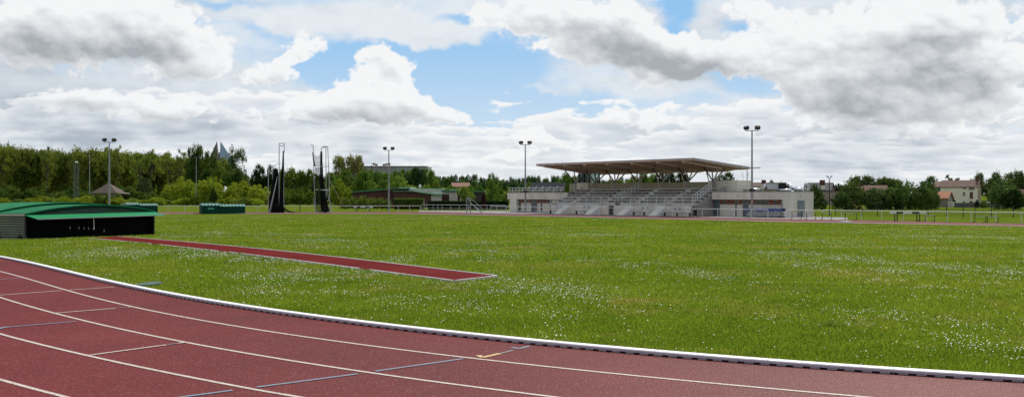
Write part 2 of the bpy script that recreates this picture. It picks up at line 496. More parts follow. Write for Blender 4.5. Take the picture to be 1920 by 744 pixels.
for a, b, m_ in [((993, 649.5), (975, 654), BLINE), ((973, 654.5), (960, 652), BLINE), ((962, 657.5), (940, 663), GLINE), ((938, 663.5), (905, 671), YLINE), ((905, 671), (897, 667), YLINE),
                 ((868, 673.5), (704, 697), BLINE), ((671, 702), (481, 727), BLINE), ((436, 733), (330, 747), BLINE),
                 ((215, 538.8), (130, 544.2), WLINE), ((116, 545.3), (0, 554), WLINE), ((217, 578.6), (106, 587.6), WLINE), ((222, 578), (238, 576.6), GLINE), ((240, 576.3), (248, 575.7), WLINE),
                 ((312, 647.6), (168, 667), WLINE), ((314, 647.3), (332, 645), GLINE), ((334, 644.6), (347, 642.9), WLINE),
                 ((143, 603.4), (0, 615.6), BLINE), ((12, 613.5), (-1, 617.6), BLINE), ((42, 521.5), (0, 524.6), BLINE)]:
    mark(a, b, m_, .05 if m_ is not YLINE else .065)

# kerb: white rail on small feet
kerb = empty('track_kerb', (0, 0, 0)); kerb['kind'] = 'structure'
seg = np.hypot(*np.diff(KP, axis=0).T); cum = np.concatenate([[0], np.cumsum(seg)])


def on_kerb(s, w):
    OK = offset(KP, w)
    return np.stack([np.interp(s, cum, OK[:, 0]), np.interp(s, cum, OK[:, 1])], 1)


prof = [(0.0, .027), (0.0, .050), (-.006, .060), (-.020, .064), (-.10, .064), (-.115, .060), (-.12, .050), (-.12, .027)]
mb = MB()
s0 = 0.0
while s0 < cum[-1] - 1.3:
    ss = np.linspace(s0 + .003, s0 + 1.25 - .003, 5)
    rings = [on_kerb(ss, SGN * w) for w, z in prof]
    n0 = len(mb.v); m_ = len(prof)
    for i in range(5):
        for j in range(m_): mb.v.append((rings[j][i][0], rings[j][i][1], zg(rings[j][i][1]) + prof[j][1]))
    for i in range(4):
        for j in range(m_): mb.f.append((n0 + i * m_ + j, n0 + i * m_ + (j + 1) % m_, n0 + (i + 1) * m_ + (j + 1) % m_, n0 + (i + 1) * m_ + j))
    mb.f.append(tuple(n0 + j for j in range(m_))); mb.f.append(tuple(n0 + 4 * m_ + j for j in range(m_)))
    s0 += 1.25
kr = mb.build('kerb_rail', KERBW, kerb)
kr.data.materials.append(M('kerb_side_shade', (.36, .32, .38), .6, var=.12, scale=4))  # darker mauve paints the shade onto the rail's upright faces
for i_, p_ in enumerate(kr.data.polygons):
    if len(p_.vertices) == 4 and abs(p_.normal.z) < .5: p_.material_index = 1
mb = MB()
s = .05
while s < cum[-1] - .2:
    a = on_kerb(np.array([s, s + .095]), SGN * -.004); b = on_kerb(np.array([s, s + .095]), SGN * -.11)
    z = zg(a[0][1])
    mb.prism([tuple(a[0]), tuple(a[1]), tuple(b[1]), tuple(b[0])], 'z', z + .002, z + .0265)
    s += .17
mb.build('kerb_feet', M('kerb_foot', (.27, .24, .26), .6), kerb)
strip('kerb_gap_shade', on_kerb(cum, SGN * .004), on_kerb(cum, SGN * -.125), GAPSHADE, .009, kerb)  # black sheet under the rail, painted shade seen through the slots

# pole-vault runway in the grass with its pale edging boards
A = [G(185, 449), G(852, 529)]; B = [G(236, 445.5), G(930, 520)]
for Q in (A, B):
    e_ = Q[0] + (Q[0] - Q[1]).normalized() * 1.6; e_.z = zg(e_.y); Q[0] = e_
run = empty('vault_runway'); run['kind'] = 'structure'
K = 60
near = [A[0].lerp(A[1], i / K).to_2d() for i in range(K + 1)]; far = [B[0].lerp(B[1], i / K).to_2d() for i in range(K + 1)]
strip('runway_surface', near, far, RUNWAY, .035, run)
dn = (A[1] - A[0]).to_2d().normalized(); nn = Vector((dn.y, -dn.x))
if nn.y > 0: nn = -nn
mb = MB()
for P, sgn in ((near, 1), (far, -1)):
    for i in range(K):
        if sgn == 1 and i in (19, 20, 33, 34, 52): continue
        a, b = P[i], P[i + 1]; o_ = nn * (sgn * .055)
        z = zg(a.y)
        mb.prism([(a.x, a.y), (b.x, b.y), (b.x + o_.x, b.y + o_.y), (a.x + o_.x, a.y + o_.y)], 'z', z - .02, z + .05)
a, b = near[-1], far[-1]
mb.prism([(a.x, a.y), (b.x, b.y), (b.x + .05, b.y - .035), (a.x + .05, a.y - .035)], 'z', -.02, .05)
mb.build('edging_board', M('edging', (.45, .42, .4), .8, var=.2, scale=4), run)

# far track strip (home straight and far bend)
FO = [(-300, 397.6), (-40, 397.4), (200, 397.5), (340, 397.8), (600, 397.8), (700, 397.6), (790, 397.0), (920, 399.8), (985, 401.6), (1052, 403.0), (1160, 405), (1237, 406.3), (1305, 407.4), (1400, 409.3), (1500, 411.3), (1653, 414), (1776, 416.8), (1920, 419.6), (2150, 424)]
FI = [(-300, 401), (-40, 400.6), (200, 400.6), (340, 400.7), (600, 400.5), (700, 400.7), (790, 401.0), (920, 404), (985, 405), (1052, 406.2), (1160, 408.6), (1237, 410.6), (1305, 412), (1400, 414.3), (1500, 416.8), (1653, 419.3), (1776, 421.6), (1920, 424.5), (2150, 429)]


def interp_px(L, u): return float(np.interp(u, [p[0] for p in L], [p[1] for p in L]))


us = np.arange(-300, 2150, 10.0)


def smooth(a, k=5): return np.convolve(np.pad(a, k, mode='edge'), np.ones(2 * k + 1) / (2 * k + 1), 'valid')


vo = smooth(np.array([interp_px(FO, u) for u in us])); vi = smooth(np.array([interp_px(FI, u) for u in us]))
fo = [G(u, v).to_2d() for u, v in zip(us, vo)]; fi = [G(u, v).to_2d() for u, v in zip(us, vi)]
ft = strip('far_running_track', fi, fo, FARTRACK, .015, rows=10); tag(ft, kind='structure')
fi2 = [G(u, v + .35).to_2d() for u, v in zip(us, vi)]
strip('track_kerb_line', fi, fi2, M('grey_kerb', (.36, .33, .33), .8), .05, ft)
pu = np.arange(785, 1600, 12.0)
p_near = [G(u, interp_px(list(zip(us, vo)), u) - .1).to_2d() for u in pu]
PF = [(785, 395.2), (870, 395.4), (951, 395.4), (1160, 398), (1330, 401), (1520, 406.6), (1600, 408.3)]
p_far = [G(u, interp_px(PF, u)).to_2d() for u in pu]
tag(strip('paved_path', p_near, p_far, PATHM, .02, rows=8), kind='structure')


# ------------------------------------------------------------------ grass and daisies
def vnoise(x, y, seed):
    r = np.random.default_rng(seed).random((256, 256))
    xi = np.floor(x).astype(int); yi = np.floor(y).astype(int); fx = x - xi; fy = y - yi
    fx = fx * fx * (3 - 2 * fx); fy = fy * fy * (3 - 2 * fy)
    g = lambda a, b: r[a % 256, b % 256]
    return (g(xi, yi) * (1 - fx) + g(xi + 1, yi) * fx) * (1 - fy) + (g(xi, yi + 1) * (1 - fx) + g(xi + 1, yi + 1) * fx) * fy


def fbm(x, y, seed, o=4):
    s = 0; a = .5; t = 0
    for k in range(o):
        s = s + a * vnoise(x * 2 ** k + 17 * k, y * 2 ** k + 5 * k, seed + k); t += a; a *= .55
    return s / t


AX = np.array([A[0].x, A[0].y]); AD = np.array([dn.x, dn.y]); RL = (A[1] - A[0]).length
SH0 = G(48, 449); SH1 = G(288, 440.5)
SE1 = (SH1 - SH0).to_2d(); SW = SE1.length; SE1 = SE1.normalized(); SE2 = Vector((-SE1.y, SE1.x))


def keep(x, y):
    th = np.arctan2(y - C0[1], x - C0[0]) % (2 * PI)
    r = np.hypot(x - C0[0], y - C0[1])
    ok = np.where((th > KC.t0) & (th < 5.9), r < KC.r(th) - .115, True)
    # straight part on the left
    p0 = KP[np.searchsorted(np.linspace(TA, TB, TN), KC.t0)]
    # off the runway
    q = np.stack([x - AX[0], y - AX[1]], 1); al = q @ AD; pe = q @ np.array([-AD[1], AD[0]])
    wid = 1.62
    quad = [A[0] , A[1] + (A[1] - A[0]).normalized() * .1, B[1] + (B[1] - B[0]).normalized() * .1, B[0]]
    ins = np.ones(len(x), bool); sg = 0
    for i in range(4):
        a_, b_ = quad[i], quad[(i + 1) % 4]
        cr = (b_.x - a_.x) * (y - a_.y) - (b_.y - a_.y) * (x - a_.x)
        m_ = (quad[(i + 2) % 4].x - a_.x) * -(b_.y - a_.y) + (quad[(i + 2) % 4].y - a_.y) * (b_.x - a_.x)
        ins &= cr * (1 if m_ > 0 else -1) > -.10 * math.hypot(b_.x - a_.x, b_.y - a_.y) * (1 if i in (0, 2) else 0)
    ok &= ~ins
    sx = (x - SH0.x) * SE1.x + (y - SH0.y) * SE1.y; sy = (x - SH0.x) * SE2.x + (y - SH0.y) * SE2.y
    ok &= ~((sx > -.1) & (sx < SW + .1) & (sy > 0.0) & (sy < 5))
    uu = 960 + F * x / y; vv = VH + (H0 - zga(y)) * F / y
    ok &= vv > np.interp(uu, us, vi) + .7
    return ok


def scatter(n, y0, y1, power, margin=1.08):
    """points over the visible part of the field, thinning out with distance"""
    t = rng.random(n)
    if abs(power - 1) < 1e-6: y = y0 * (y1 / y0) ** t
    else: y = (y0 ** (1 - power) + t * (y1 ** (1 - power) - y0 ** (1 - power))) ** (1 / (1 - power))
    x = (rng.random(n) * 2 - 1) * (.5424 * margin * y + 3.5)
    return x, y


x, y = scatter(1200000, 6.0, 95, 1.05)
k = keep(x, y); x, y = x[k], y[k]
n = len(x)
patch = fbm(x * .5, y * .5, 3)
hgt = (.028 + .030 * rng.random(n)) * (.55 + .9 * patch) * np.clip(.9 + y / 120, 1, 1.5)
tall = rng.random(n) < .006 * np.clip((patch - .45) * 8, 0, 3)
hgt[tall] *= 2.2
wid = (.0032 + .00042 * y) * (.7 + .6 * rng.random(n))
an = rng.random(n) * 2 * PI
lean = hgt * (.25 + .6 * rng.random(n)); la = rng.random(n) * 2 * PI
z = zga(y)
V = np.empty((n, 3, 3), np.float32)
V[:, 0] = np.stack([x - np.cos(an) * wid, y - np.sin(an) * wid, z - .004], 1)
V[:, 1] = np.stack([x + np.cos(an) * wid, y + np.sin(an) * wid, z - .004], 1)
V[:, 2] = np.stack([x + np.cos(la) * lean, y + np.sin(la) * lean, z + hgt], 1)
g = np_mesh('grass', V.reshape(-1, 3), n, BLADE)
tag(g, 'short mown green grass covering the infield inside the track', 'grass', kind='stuff')


def daisies(name, n, y0, y1, size, zoff, thr, mat, seed, label, cat, power=.75):
    x, y = scatter(n, y0, y1, power)
    k = keep(x, y); x, y = x[k], y[k]
    f = fbm(x * .42 + .15 * y, y * .17, seed, 3) * .62 + fbm(x * 1.6, y * 1.1, seed + 20, 3) * .38
    # a broad drift of flowers lies across the middle of the field
    drift = .05 * np.exp(-((y - 24) / 9) ** 2) - .05 * np.exp(-((y - 10) / 3.0) ** 2)
    pr = np.clip((f + drift - thr) * 4.2, 0, 1) ** 1.3 * .62 * np.clip((y - 6.5) / 13, .10, 1) + .022 * np.clip((y - 8) / 8, .15, 1)
    k = rng.random(len(x)) < pr; x, y = x[k], y[k]; n = len(x)
    z = zga(y) + zoff * (.75 + .5 * rng.random(n))
    r = size * (.6 + .7 * rng.random(n)) * (1 + y / 110)
    tx = rng.normal(0, .32, n); ty = rng.normal(-.12, .32, n)
    V = np.empty((n, 6, 3), np.float32)
    for i in range(6):
        c, s_ = math.cos(i * PI / 3), math.sin(i * PI / 3)
        V[:, i] = np.stack([x + r * c, y + r * s_, z + r * (c * tx + s_ * ty)], 1)
    o = np_mesh(name, V.reshape(-1, 3), n, mat, k=6)
    return tag(o, label, cat, kind='stuff')


daisies('daisies', 1350000, 6.2, 110, .0066, .052, .525, PETAL, 11, 'small white daisies scattered in drifts over the infield grass', 'daisies')
daisies('buttercups', 5000, 7.6, 16, .011, .07, .60, YPETAL, 41, 'few tiny yellow flowers in the grass beside the kerb', 'flowers')

# darker weed tufts standing out of the grass
VW = []
EDGE = []
for _ in range(26):      # tufts creeping over the near edge of the runway
    f_ = random.random() ** 1.2; q_ = A[0].lerp(A[1], .2 + .8 * f_)
    p_ = Vector((q_.x + nn.x * random.uniform(.0, .12), q_.y + nn.y * random.uniform(.0, .12), zg(q_.y)))
    EDGE.append((960 + F * p_.x / p_.y, VH + (H0 - p_.z) * F / p_.y, random.uniform(.3, .6)))
for (u, v, s_) in EDGE + [(1557, 612, .9), (1488, 470, .9), (500, 489, .8), (1838, 497, .7), (1210, 463, .7), (330, 474, .6)]:
    p = G(u, v); nb = 260
    rr = np.abs(rng.normal(0, .13 * s_, nb)); aa = rng.random(nb) * 2 * PI
    x = p.x + rr * np.cos(aa) * 1.4; y = p.y + rr * np.sin(aa); h = (.05 + .09 * rng.random(nb)) * s_; an = rng.random(nb) * 2 * PI; w = .009
    V = np.empty((nb, 3, 3), np.float32)
    V[:, 0] = np.stack([x - np.cos(an) * w, y - np.sin(an) * w, p.z + 0 * x], 1); V[:, 1] = np.stack([x + np.cos(an) * w, y + np.sin(an) * w, p.z + 0 * x], 1)
    V[:, 2] = np.stack([x + rng.normal(0, .05, nb), y + rng.normal(0, .05, nb), p.z + h], 1)
    VW.append(V.reshape(-1, 3))
o = np_mesh('weeds', np.concatenate(VW), 1, LEAF); o.color = (.12, .19, .025, 1)
tag(o, 'dark green weed tufts standing out of the daisy lawn', 'weeds', kind='stuff')

mb = MB()
p = G(281, 534)
mb.prism([(p.x + .2 * math.cos(i * PI / 8), p.y + .42 * math.sin(i * PI / 8)) for i in range(16)], 'z', p.z + .005, p.z + .035)
mb.prism([(p.x + .17 * math.cos(i * PI / 8), p.y + .36 * math.sin(i * PI / 8)) for i in range(16)], 'z', p.z + .035, p.z + .040)
tag(mb.build('drain_cover', PLATE), 'teal drain cover lying in the grass just inside the kerb', 'drain cover')
a = G(1580, 417.6); b = G(1594, 418.2)
mb = MB().bar(a + Vector((0, 0, .1)), b + Vector((0, 0, .1)), .5, .12)
tag(mb.build('takeoff_board', WHITE, bevel=.02), 'white flat board lying on the inner edge of the far track', 'board')
a = G(1588, 391.6)
mb = MB().sphere((a.x, a.y, a.z), 2.2, 1.0, .55, 12, 6); mb.sphere((a.x + 2, a.y, a.z), 1.5, .8, .35, 12, 6)
tag(mb.build('soil_heap', SOIL), 'low heap of orange soil on the grass before the dark bushes', 'soil heap')

# ------------------------------------------------------------------ near green mat shelter
sh = empty('mat_shelter', SH0, math.atan2(SE1.y, SE1.x), 'large green arched mat shelter with open front beside the red runway', 'shelter')
W = SW; Z0 = 1.17


def arch(w0, w1, ze, rise, n=24):
    return [(w0 + (w1 - w0) * i / n, ze + rise * (1 - (2 * i / n - 1) ** 2)) for i in range(n + 1)]


def arch_roof(name, w0, w1, ze, rise, y0, y1, mat, th=.05):
    up = arch(w0, w1, ze, rise); lo = [(x, z - th) for x, z in up]
    mb = MB(); n = len(up)
    for yy in (y0, y1):
        mb.v += [(x, yy, z) for x, z in up] + [(x, yy, z) for x, z in lo]
    for i in range(n - 1):
        mb.f += [(i, i + 1, 2 * n + i + 1, 2 * n + i), (n + i, 3 * n + i, 3 * n + i + 1, n + i + 1), (i, n + i, n + i + 1, i + 1), (2 * n + i, 2 * n + i + 1, 3 * n + i + 1, 3 * n + i)]
    mb.f += [(0, 2 * n, 3 * n, n), (n - 1, 2 * n - 1, 4 * n - 1, 3 * n - 1)]
    return mb.build(name, mat, sh)


arch_roof('roof', -.06, W + .06, Z0 + .02, .37, -.03, 1.75, GREEN)
arch_roof('roof', -.16, W + .16, Z0 + .10, .40, 1.6, 4.3, GREEN)
up = arch(-.14, W + .14, Z0 + .06, .395)
MB().prism(up + [(x_, z_ - .3) for x_, z_ in reversed(up)], 'y', 1.68, 1.72).build('roof_gap_shade', MATBLK, sh)  # black band painted as the shade in the gap between both roofs
MB().box(W - .03, W - .003, .03, 4.1, -.18, Z0 - .1).build('interior_shade', MATBLK, sh)  # black sheets added over the inner walls as painted interior shade
MB().box(.003, .03, .03, 4.1, -.15, Z0 - .1).build('interior_shade', MATBLK, sh)
up = arch(-.03, W + .03, Z0 - .04, .375)
MB().prism([(W + .02, Z0 - .09), (-.02, Z0 - .09)] + up, 'y', .0, .04).build('gable', GREEND, sh)
mb = MB()
mb.add([(-.05, -.02, Z0 - .055), (W + .1, -.02, Z0 - .055), (W + .14, -.62, .95), (.02, -.62, .95), (-.05, -.02, Z0 - .085), (W + .1, -.02, Z0 - .085), (W + .14, -.62, .915), (.02, -.62, .915)],
       [(0, 1, 2, 3), (7, 6, 5, 4), (0, 4, 5, 1), (1, 5, 6, 2), (2, 6, 7, 3), (3, 7, 4, 0)])
aw = mb.build('awning', GREENA, sh)
MB().bar((.0, -.635, .928), (W + .14, -.635, .928), .02, .03).build('awning_edge', M('grey_edge', (.3, .3, .3), .5), aw)
MB().box(-.04, 0, 0, 1.7, -.16, Z0 - .02).build('side_wall', CLAD, sh)
MB().box(-.12, -.09, 1.62, 4.25, -.16, Z0 + .06).build('side_wall', CLAD, sh)
MB().box(W, W + .04, .0, 1.7, -.16, Z0 - .02).build('side_wall', CLAD, sh)
MB().box(W + .09, W + .12, 1.62, 4.25, -.16, Z0 + .06).build('side_wall', CLAD, sh)
MB().box(-.1, W + .1, 4.2, 4.25, -.16, Z0 + .2).build('back_wall', MATBLK, sh)
MB().box(-.06, .02, -.03, 0, -.2, Z0 - .05).build('corner_post', DARK, sh)
MB().box(W - .02, W + .06, -.03, 0, -.2, Z0 - .05).build('corner_post', DARK, sh)
MB().box(-.07, -.045, 0, 1.72, Z0 - .09, Z0 + .0).build('eave_trim', M('trim_beige', (.42, .4, .34), .5), sh)
MB().box(-.17, -.14, 1.6, 4.3, Z0 + .0, Z0 + .1).build('eave_trim', M('trim_light', (.55, .54, .5), .5), sh)
for yy in (.25, 1.45, 2.4, 3.9):
    mb = MB().tube((-.2 if yy > 1.6 else -.12, yy, .1), (-.13 if yy > 1.6 else -.045, yy, .1), .1, n=14)
    mb.build('wheel', DARK, sh)
MB().box(-.135, -.122, 2.9, 3.5, .78, 1.0).build('plate', M('plate_pale', (.6, .62, .55), .5), sh)
MB().tube((4.05, -.45, .32), (4.05, -.40, .97), .02).build('prop_post', M('prop_white', (.7, .68, .6), .5), sh)
mt = MB().box(.1, W - .1, .22, 3.8, -.22, .85).build('landing_mat', MATBLK, None, bevel=.06)
mt.location = SH0; mt.rotation_euler = (0, 0, math.atan2(SE1.y, SE1.x))
tag(mt, 'black vault landing mat stored inside the green arched shelter', 'landing mat')
for i, (xx, zz) in enumerate([(3.13, .44), (3.75, .40), (4.12, .37), (4.45, .36), (4.8, .34), (5.62, .2)]):
    MB().box(xx - .03, xx + .03, .195, .218, zz - .06, zz + .06).build('tag', M('tag_pale', (.3, .3, .27), .7), mt, bevel=.008)
    MB().tube((xx, .21, zz + .06), (xx, .21, zz + .16), .008).build('strap', M('strap_dark', (.05, .05, .05), .7), mt)


# ------------------------------------------------------------------ small dark green sheds on the far side
def green_box(name, P0, P1, depth, z, label, sign=True):
    e = (P1 - P0).to_2d(); w = e.length
    o = empty(name, P0, math.atan2(e.y, e.x), label, 'shed')
    MB().box(0, w * .42, 0, depth, .05, z).build('wall', GREENBOX, o)
    MB().box(w * .42, w, .06, depth - .06, .05, z - .12).build('wall', GREENBOX, o)
    for (x0, x1, zz, r_) in ((-.06, w * .42 + .03, z, .28), (w * .42 + .03, w + .06, z - .12, .26)):
        mb = MB(); n = 10
        up = [(-.08 + (depth + .16) * i / n, zz + r_ * (1 - (2 * i / n - 1) ** 2)) for i in range(n + 1)]
        mb.prism(up + [(depth + .08, zz - .04), (-.08, zz - .04)], 'x', x0, x1)
        mb.build('roof', GREENPALE, o)
    for xx in (.4, w * .4, w * .5, w - .4):
        MB().box(xx - .1, xx + .1, -.01, .12, .0, .05).build('foot', DARK, o)
    if sign: MB().box(w * .14, w * .28, -.03, -.005, z * .55, z * .73).build('plate', M('plate_green', (.06, .32, .2), .5), o)
    return o


pa = G(378, 401.2); pb = G(460, 400.6)
green_box('equipment_shed', pa, pb, 3.2, 1.15, 'dark green metal equipment shed with pale roof before the white railing')
pa = G(238, 399.2); pb = G(296, 398.6)
green_box('equipment_shed', pa, pb, 3.0, 1.18, 'green equipment shed half hidden behind the large arched shelter', sign=False)


# ------------------------------------------------------------------ floodlight masts
def floodlight(u, vtop, label, vb=None, box=False, yaw=0.0):
    Hm = 10.25
    Y = (GZ + Hm - H0) * F / (VH - vtop)
    o = empty('floodlight_mast', (((u - 960) / F) * Y, Y, GZ), yaw, label, 'floodlight', 'floodlight masts around the track')
    MB().tube((0, 0, 0), (0, 0, Hm - .45), .14, .075, 10).build('pole', POLEM, o)
    MB().box(-.28, .28, -.28, .28, 0, .06).build('base_plate', POLEM, o)
    MB().box(-.75, .75, -.05, .05, Hm - .5, Hm - .42).build('crossarm', POLEM, o)
    for sx in (-1, 1):
        mb = MB()
        c = Vector((sx * .62, 0, Hm - .12)); R = Matrix.Rotation(sx * .5, 3, 'Z') @ Matrix.Rotation(math.radians(38), 3, 'X')
        b_ = MB().box(-.29, .29, -.18, .11, -.17, .17)
        mb.add([c + R @ Vector(p) for p in b_.v], b_.f)
        b_ = MB().box(-.15, .15, .11, .25, -.1, .1); mb.add([c + R @ Vector(p) for p in b_.v], b_.f)
        h = mb.build('lamp_head', DARK, o)
        mb = MB(); b_ = MB().box(-.26, .26, -.195, -.182, -.14, .14); mb.add([c + R @ Vector(p) for p in b_.v], b_.f); mb.build('lens', LAMPGL, h)
        MB().bar((sx * .62, 0, Hm - .45), (sx * .62, 0, Hm - .2), .05, .05).build('bracket', POLEM, o)
    if box:
        zz = 3.1
        mb = MB().sphere((-.02, -.18, zz), .3, .16, .16, 10, 6); mb.sphere((.24, -.05, zz), .14, .14, .14, 8, 6)
        mb.build('loudspeaker', DARK, o)
    return o


floodlight(205, 260.5, 'tall twin floodlight mast behind the large green shelter', yaw=.1)
floodlight(729, 276.5, 'tall twin floodlight mast before the brown sports hall', yaw=-.1)
floodlight(985, 265.5, 'tall twin floodlight mast with loudspeaker before the left low building', box=True, yaw=-.2)
floodlight(1410, 237.5, 'tall twin floodlight mast with loudspeaker right of the grandstand roof', box=True, yaw=-.5)

# thinner poles in the distance
for (u, vt, vb, Y, lab) in [(168, 290, 362, 245, 'thin lamp pole rising before the left wood beside the lattice mast'), (368, 295, 352, 245, 'thin pale lamp pole among yellow green shrubs right of the left wood')]:
    t_, b_ = PT(u, vt, Y), Vector(((u - 960) / F * Y, Y, GZ))
    o = empty('lamp_pole', b_, 0, lab, 'lamp pole', 'thin lamp poles beyond the track')
    hh = t_.z - b_.z
    MB().tube((0, 0, 0), (0, 0, hh), .13, .08, 8).build('pole', POLEM, o)
    MB().box(-.55, .55, -.06, .06, hh - .1, hh).build('crossarm', POLEM, o)
    for sx in (-1, 1): MB().box(sx * .5 - .28, sx * .5 + .28, -.25, .2, hh, hh + .32).build('lamp_head', DARK, o)
Y = 116.; u = 1555; t_ = PT(u, 331, Y)
o = empty('street_lamp', ((u - 960) / F * Y, Y, GZ), 0, 'dark twin headed lamp post right of the low right building', 'street lamp')
hh = t_.z - GZ
MB().tube((0, 0, 0), (0, 0, hh - .25), .075, .05, 8).build('pole', DARK, o)
for sx in (-1, 1):
    MB().bar((0, 0, hh - .3), (sx * .22, 0, hh - .06), .05, .05).build('bracket', DARK, o)
    MB().prism([(sx * .1, hh - .05), (sx * .34, hh - .02), (sx * .36, hh + .08), (sx * .08, hh + .03)], 'y', -.12, .12).build('lamp_head', DARK, o)
# lattice mast
Y = 245.; u = 143
o = empty('lattice_mast', ((u - 960) / F * Y, Y, GZ), 0, 'short grey lattice mast standing before the dark left wood', 'mast')
hh = PT(u, 305, Y).z - GZ; w = .45
mb = MB()
for (ax, ay) in ((-w, -w), (w, -w), (w, w), (-w, w)): mb.tube((ax, ay, 0), (ax, ay, hh), .06, .06, 6)
LATT = M('lattice_grey', (.10, .115, .10), .7)
mb.build('corner_post', LATT, o)
mb = MB(); zz = 0; k = 0
while zz < hh - .8:
    s_ = 1 if k % 2 else -1
    mb.bar((-w * s_, -w, zz), (w * s_, -w, zz + .8), .05, .05); mb.bar((w, -w * s_, zz), (w, w * s_, zz + .8), .05, .05); mb.bar((-w, -w * s_, zz), (-w, w * s_, zz + .8), .05, .05)
    zz += .8; k += 1
mb.build('bracing', LATT, o)
MB().box(-.25, .25, -.3, .3, hh, hh + .35).build('antenna', TENT, o)


# ------------------------------------------------------------------ throwing cage gates (frames with bundled nets)
def px_pts(L, Y): return [PT(u, v, Y) for u, v in L]


YC = 4301 / (398.9 - VH)
cz = GZ
cg = empty('throwing_cage', (0, 0, 0), 0, 'tall left frame of the throwing cage with black bundled nets', 'throwing cage', 'throwing cage frames')


def P3(u, v, dy=0.0):
    p = PT(u, v, YC); p = Vector((p.x, p.y + dy, p.z)); p.z = max(p.z, GZ); return p


def pole(L, r, parent, name='post', mat=STEEL, dy=0.0, dy2=None):
    mb = MB()
    for (a, b) in zip(L[:-1], L[1:]): mb.tube(P3(a[0], a[1], dy), P3(b[0], b[1], dy if dy2 is None else dy2), r, r, 7)
    return mb.build(name, mat, parent)


def bundle(path, parent, name='net', mat=NETB, dy=0.0, depth=.45):
    """path: list of (u, v, halfwidth px): a hanging folded net, fluted round its outline"""
    mb = MB(); mb.sm = True; n = 20
    # refine path
    pp = []
    for (a, b) in zip(path[:-1], path[1:]):
        for k in range(5): pp.append(tuple(a[j] + (b[j] - a[j]) * k / 5 for j in range(3)))
    pp.append(path[-1])
    ph = random.random() * 6
    for (u, v, w) in pp:
        c = P3(u, v, dy); rw = w / F * YC
        for i in range(n):
            t = 2 * PI * i / n; fl = 1 + .16 * math.sin(5 * t + ph + v * .05)
            mb.v.append((c.x + rw * fl * math.cos(t), c.y + min(depth, rw) * fl * math.sin(t), c.z))
    for j in range(len(pp) - 1):
        for i in range(n): mb.f.append((j * n + i, j * n + (i + 1) % n, (j + 1) * n + (i + 1) % n, (j + 1) * n + i))
    mb.f.append(tuple(range(n))); mb.f.append(tuple(len(mb.v) - n + i for i in range(n)))
    return mb.build(name, mat, parent)


r_ = .055
pole([(519.5, 399), (519.5, 273), (530, 273)], r_, cg, dy=1.2)
pole([(523.5, 399), (523.5, 269), (533, 269), (533, 286)], r_, cg)
pole([(526, 399), (526, 305)], .04, cg, dy=2)
pole([(500, 398.5), (500, 311.5), (512, 311.5)], r_, cg, dy=1.0)
pole([(504, 398.5), (504, 312)], .045, cg, dy=2.2)
pole([(520, 332), (505, 397)], .045, cg, 'brace'); pole([(521, 338), (508, 399)], .045, cg, 'brace', dy=-.6)
pole([(500, 311.5), (524, 306)], .035, cg, 'top_cable', dy=1.0)
bundle([(531.3, 283, 1.0), (530.6, 310, 1.8), (529.5, 330, 2.3), (528, 360, 3), (527.5, 385, 4), (528, 399, 5.5)], cg)
bundle([(514, 316, 3.5), (514, 330, 5), (512, 352, 6.5), (511, 372, 8.5), (511.5, 388, 9.5), (512, 399, 9)], cg, dy=1.0, depth=.9)
bundle([(519, 385, 8), (520, 393, 9), (521, 399, 11)], cg, dy=.3, depth=.7)
mb = MB(); L = [(528, 385, 6), (532, 390, 7), (538, 394.5, 5), (545, 397.2, 4), (553, 398.4, 2.2), (559, 398.6, 1.2)]
for (a, b) in zip(L[:-1], L[1:]):
    mb.quad(P3(a[0], a[1] - a[2] * .4), P3(b[0], b[1] - b[2] * .4), P3(b[0], b[1] + b[2] * .5, -.3), P3(a[0], a[1] + a[2] * .5, -.3))
mb.build('trailing_net', NETB, cg)
pole([(562.5, 398.8), (562.5, 376)], .06, cg, 'anchor_post', DARK)

cg2 = empty('throwing_cage', (0, 0, 0), 0, 'right frame of the throwing cage with crossbars and pale upper net', 'throwing cage', 'throwing cage frames')
pole([(592, 398), (588.6, 330), (587.2, 272.5), (582.5, 272.5)], r_, cg2)
pole([(592.5, 398), (589, 372)], .05, cg2, 'brace', dy=-.4)
pole([(609, 398), (608.5, 275), (600, 276.5), (599.5, 284)], r_, cg2, dy=1)
pole([(618.5, 398.5), (617, 330), (614.3, 274.5), (604.5, 274.5)], r_, cg2)
pole([(591, 312), (617.5, 312.3)], .045, cg2, 'crossbar'); pole([(591.5, 355.5), (618.5, 356.8)], .075, cg2, 'crossbar'); pole([(592.5, 397), (618.8, 397.5)], .06, cg2, 'crossbar')
pole([(618, 337), (631.5, 382)], .035, cg2, 'brace', dy2=4)
pole([(609, 352), (620, 398)], .035, cg2, 'brace', dy=1)
bundle([(601.8, 284, 1.8), (601.8, 305, 2.2), (602, 335, 3), (603.8, 360, 4), (607, 382, 6), (610, 396, 7.5), (610, 398.6, 7.5)], cg2, dy=.3)
bundle([(586.2, 286, .7), (588, 300, 1.1), (590.2, 312, 1.2)], cg2)
mb = MB(); nx_, nz_ = 8, 10
for j in range(nz_ + 1):
    for i in range(nx_ + 1):
        f_ = i / nx_; g_ = j / nz_
        p = P3(587 + 14 * f_ + 3.5 * g_ * (1 - f_), 287 + 25 * g_ + 6 * math.sin(PI * f_) * (1 - g_), .4 * math.sin(3 * f_)); mb.v.append(tuple(p))
mb.f = [(j * (nx_ + 1) + i, j * (nx_ + 1) + i + 1, (j + 1) * (nx_ + 1) + i + 1, (j + 1) * (nx_ + 1) + i) for j in range(nz_) for i in range(nx_)]
mb.build('upper_net', NETG, cg2)
mb = MB()
for j in range(nz_ + 1):
    for i in range(nx_ + 1):
        f_ = i / nx_; g_ = j / nz_
        p = P3(590 + 12 * f_ + 2 * g_, 314 + 84 * g_, .25 * math.sin(7 * f_)); mb.v.append(tuple(p))
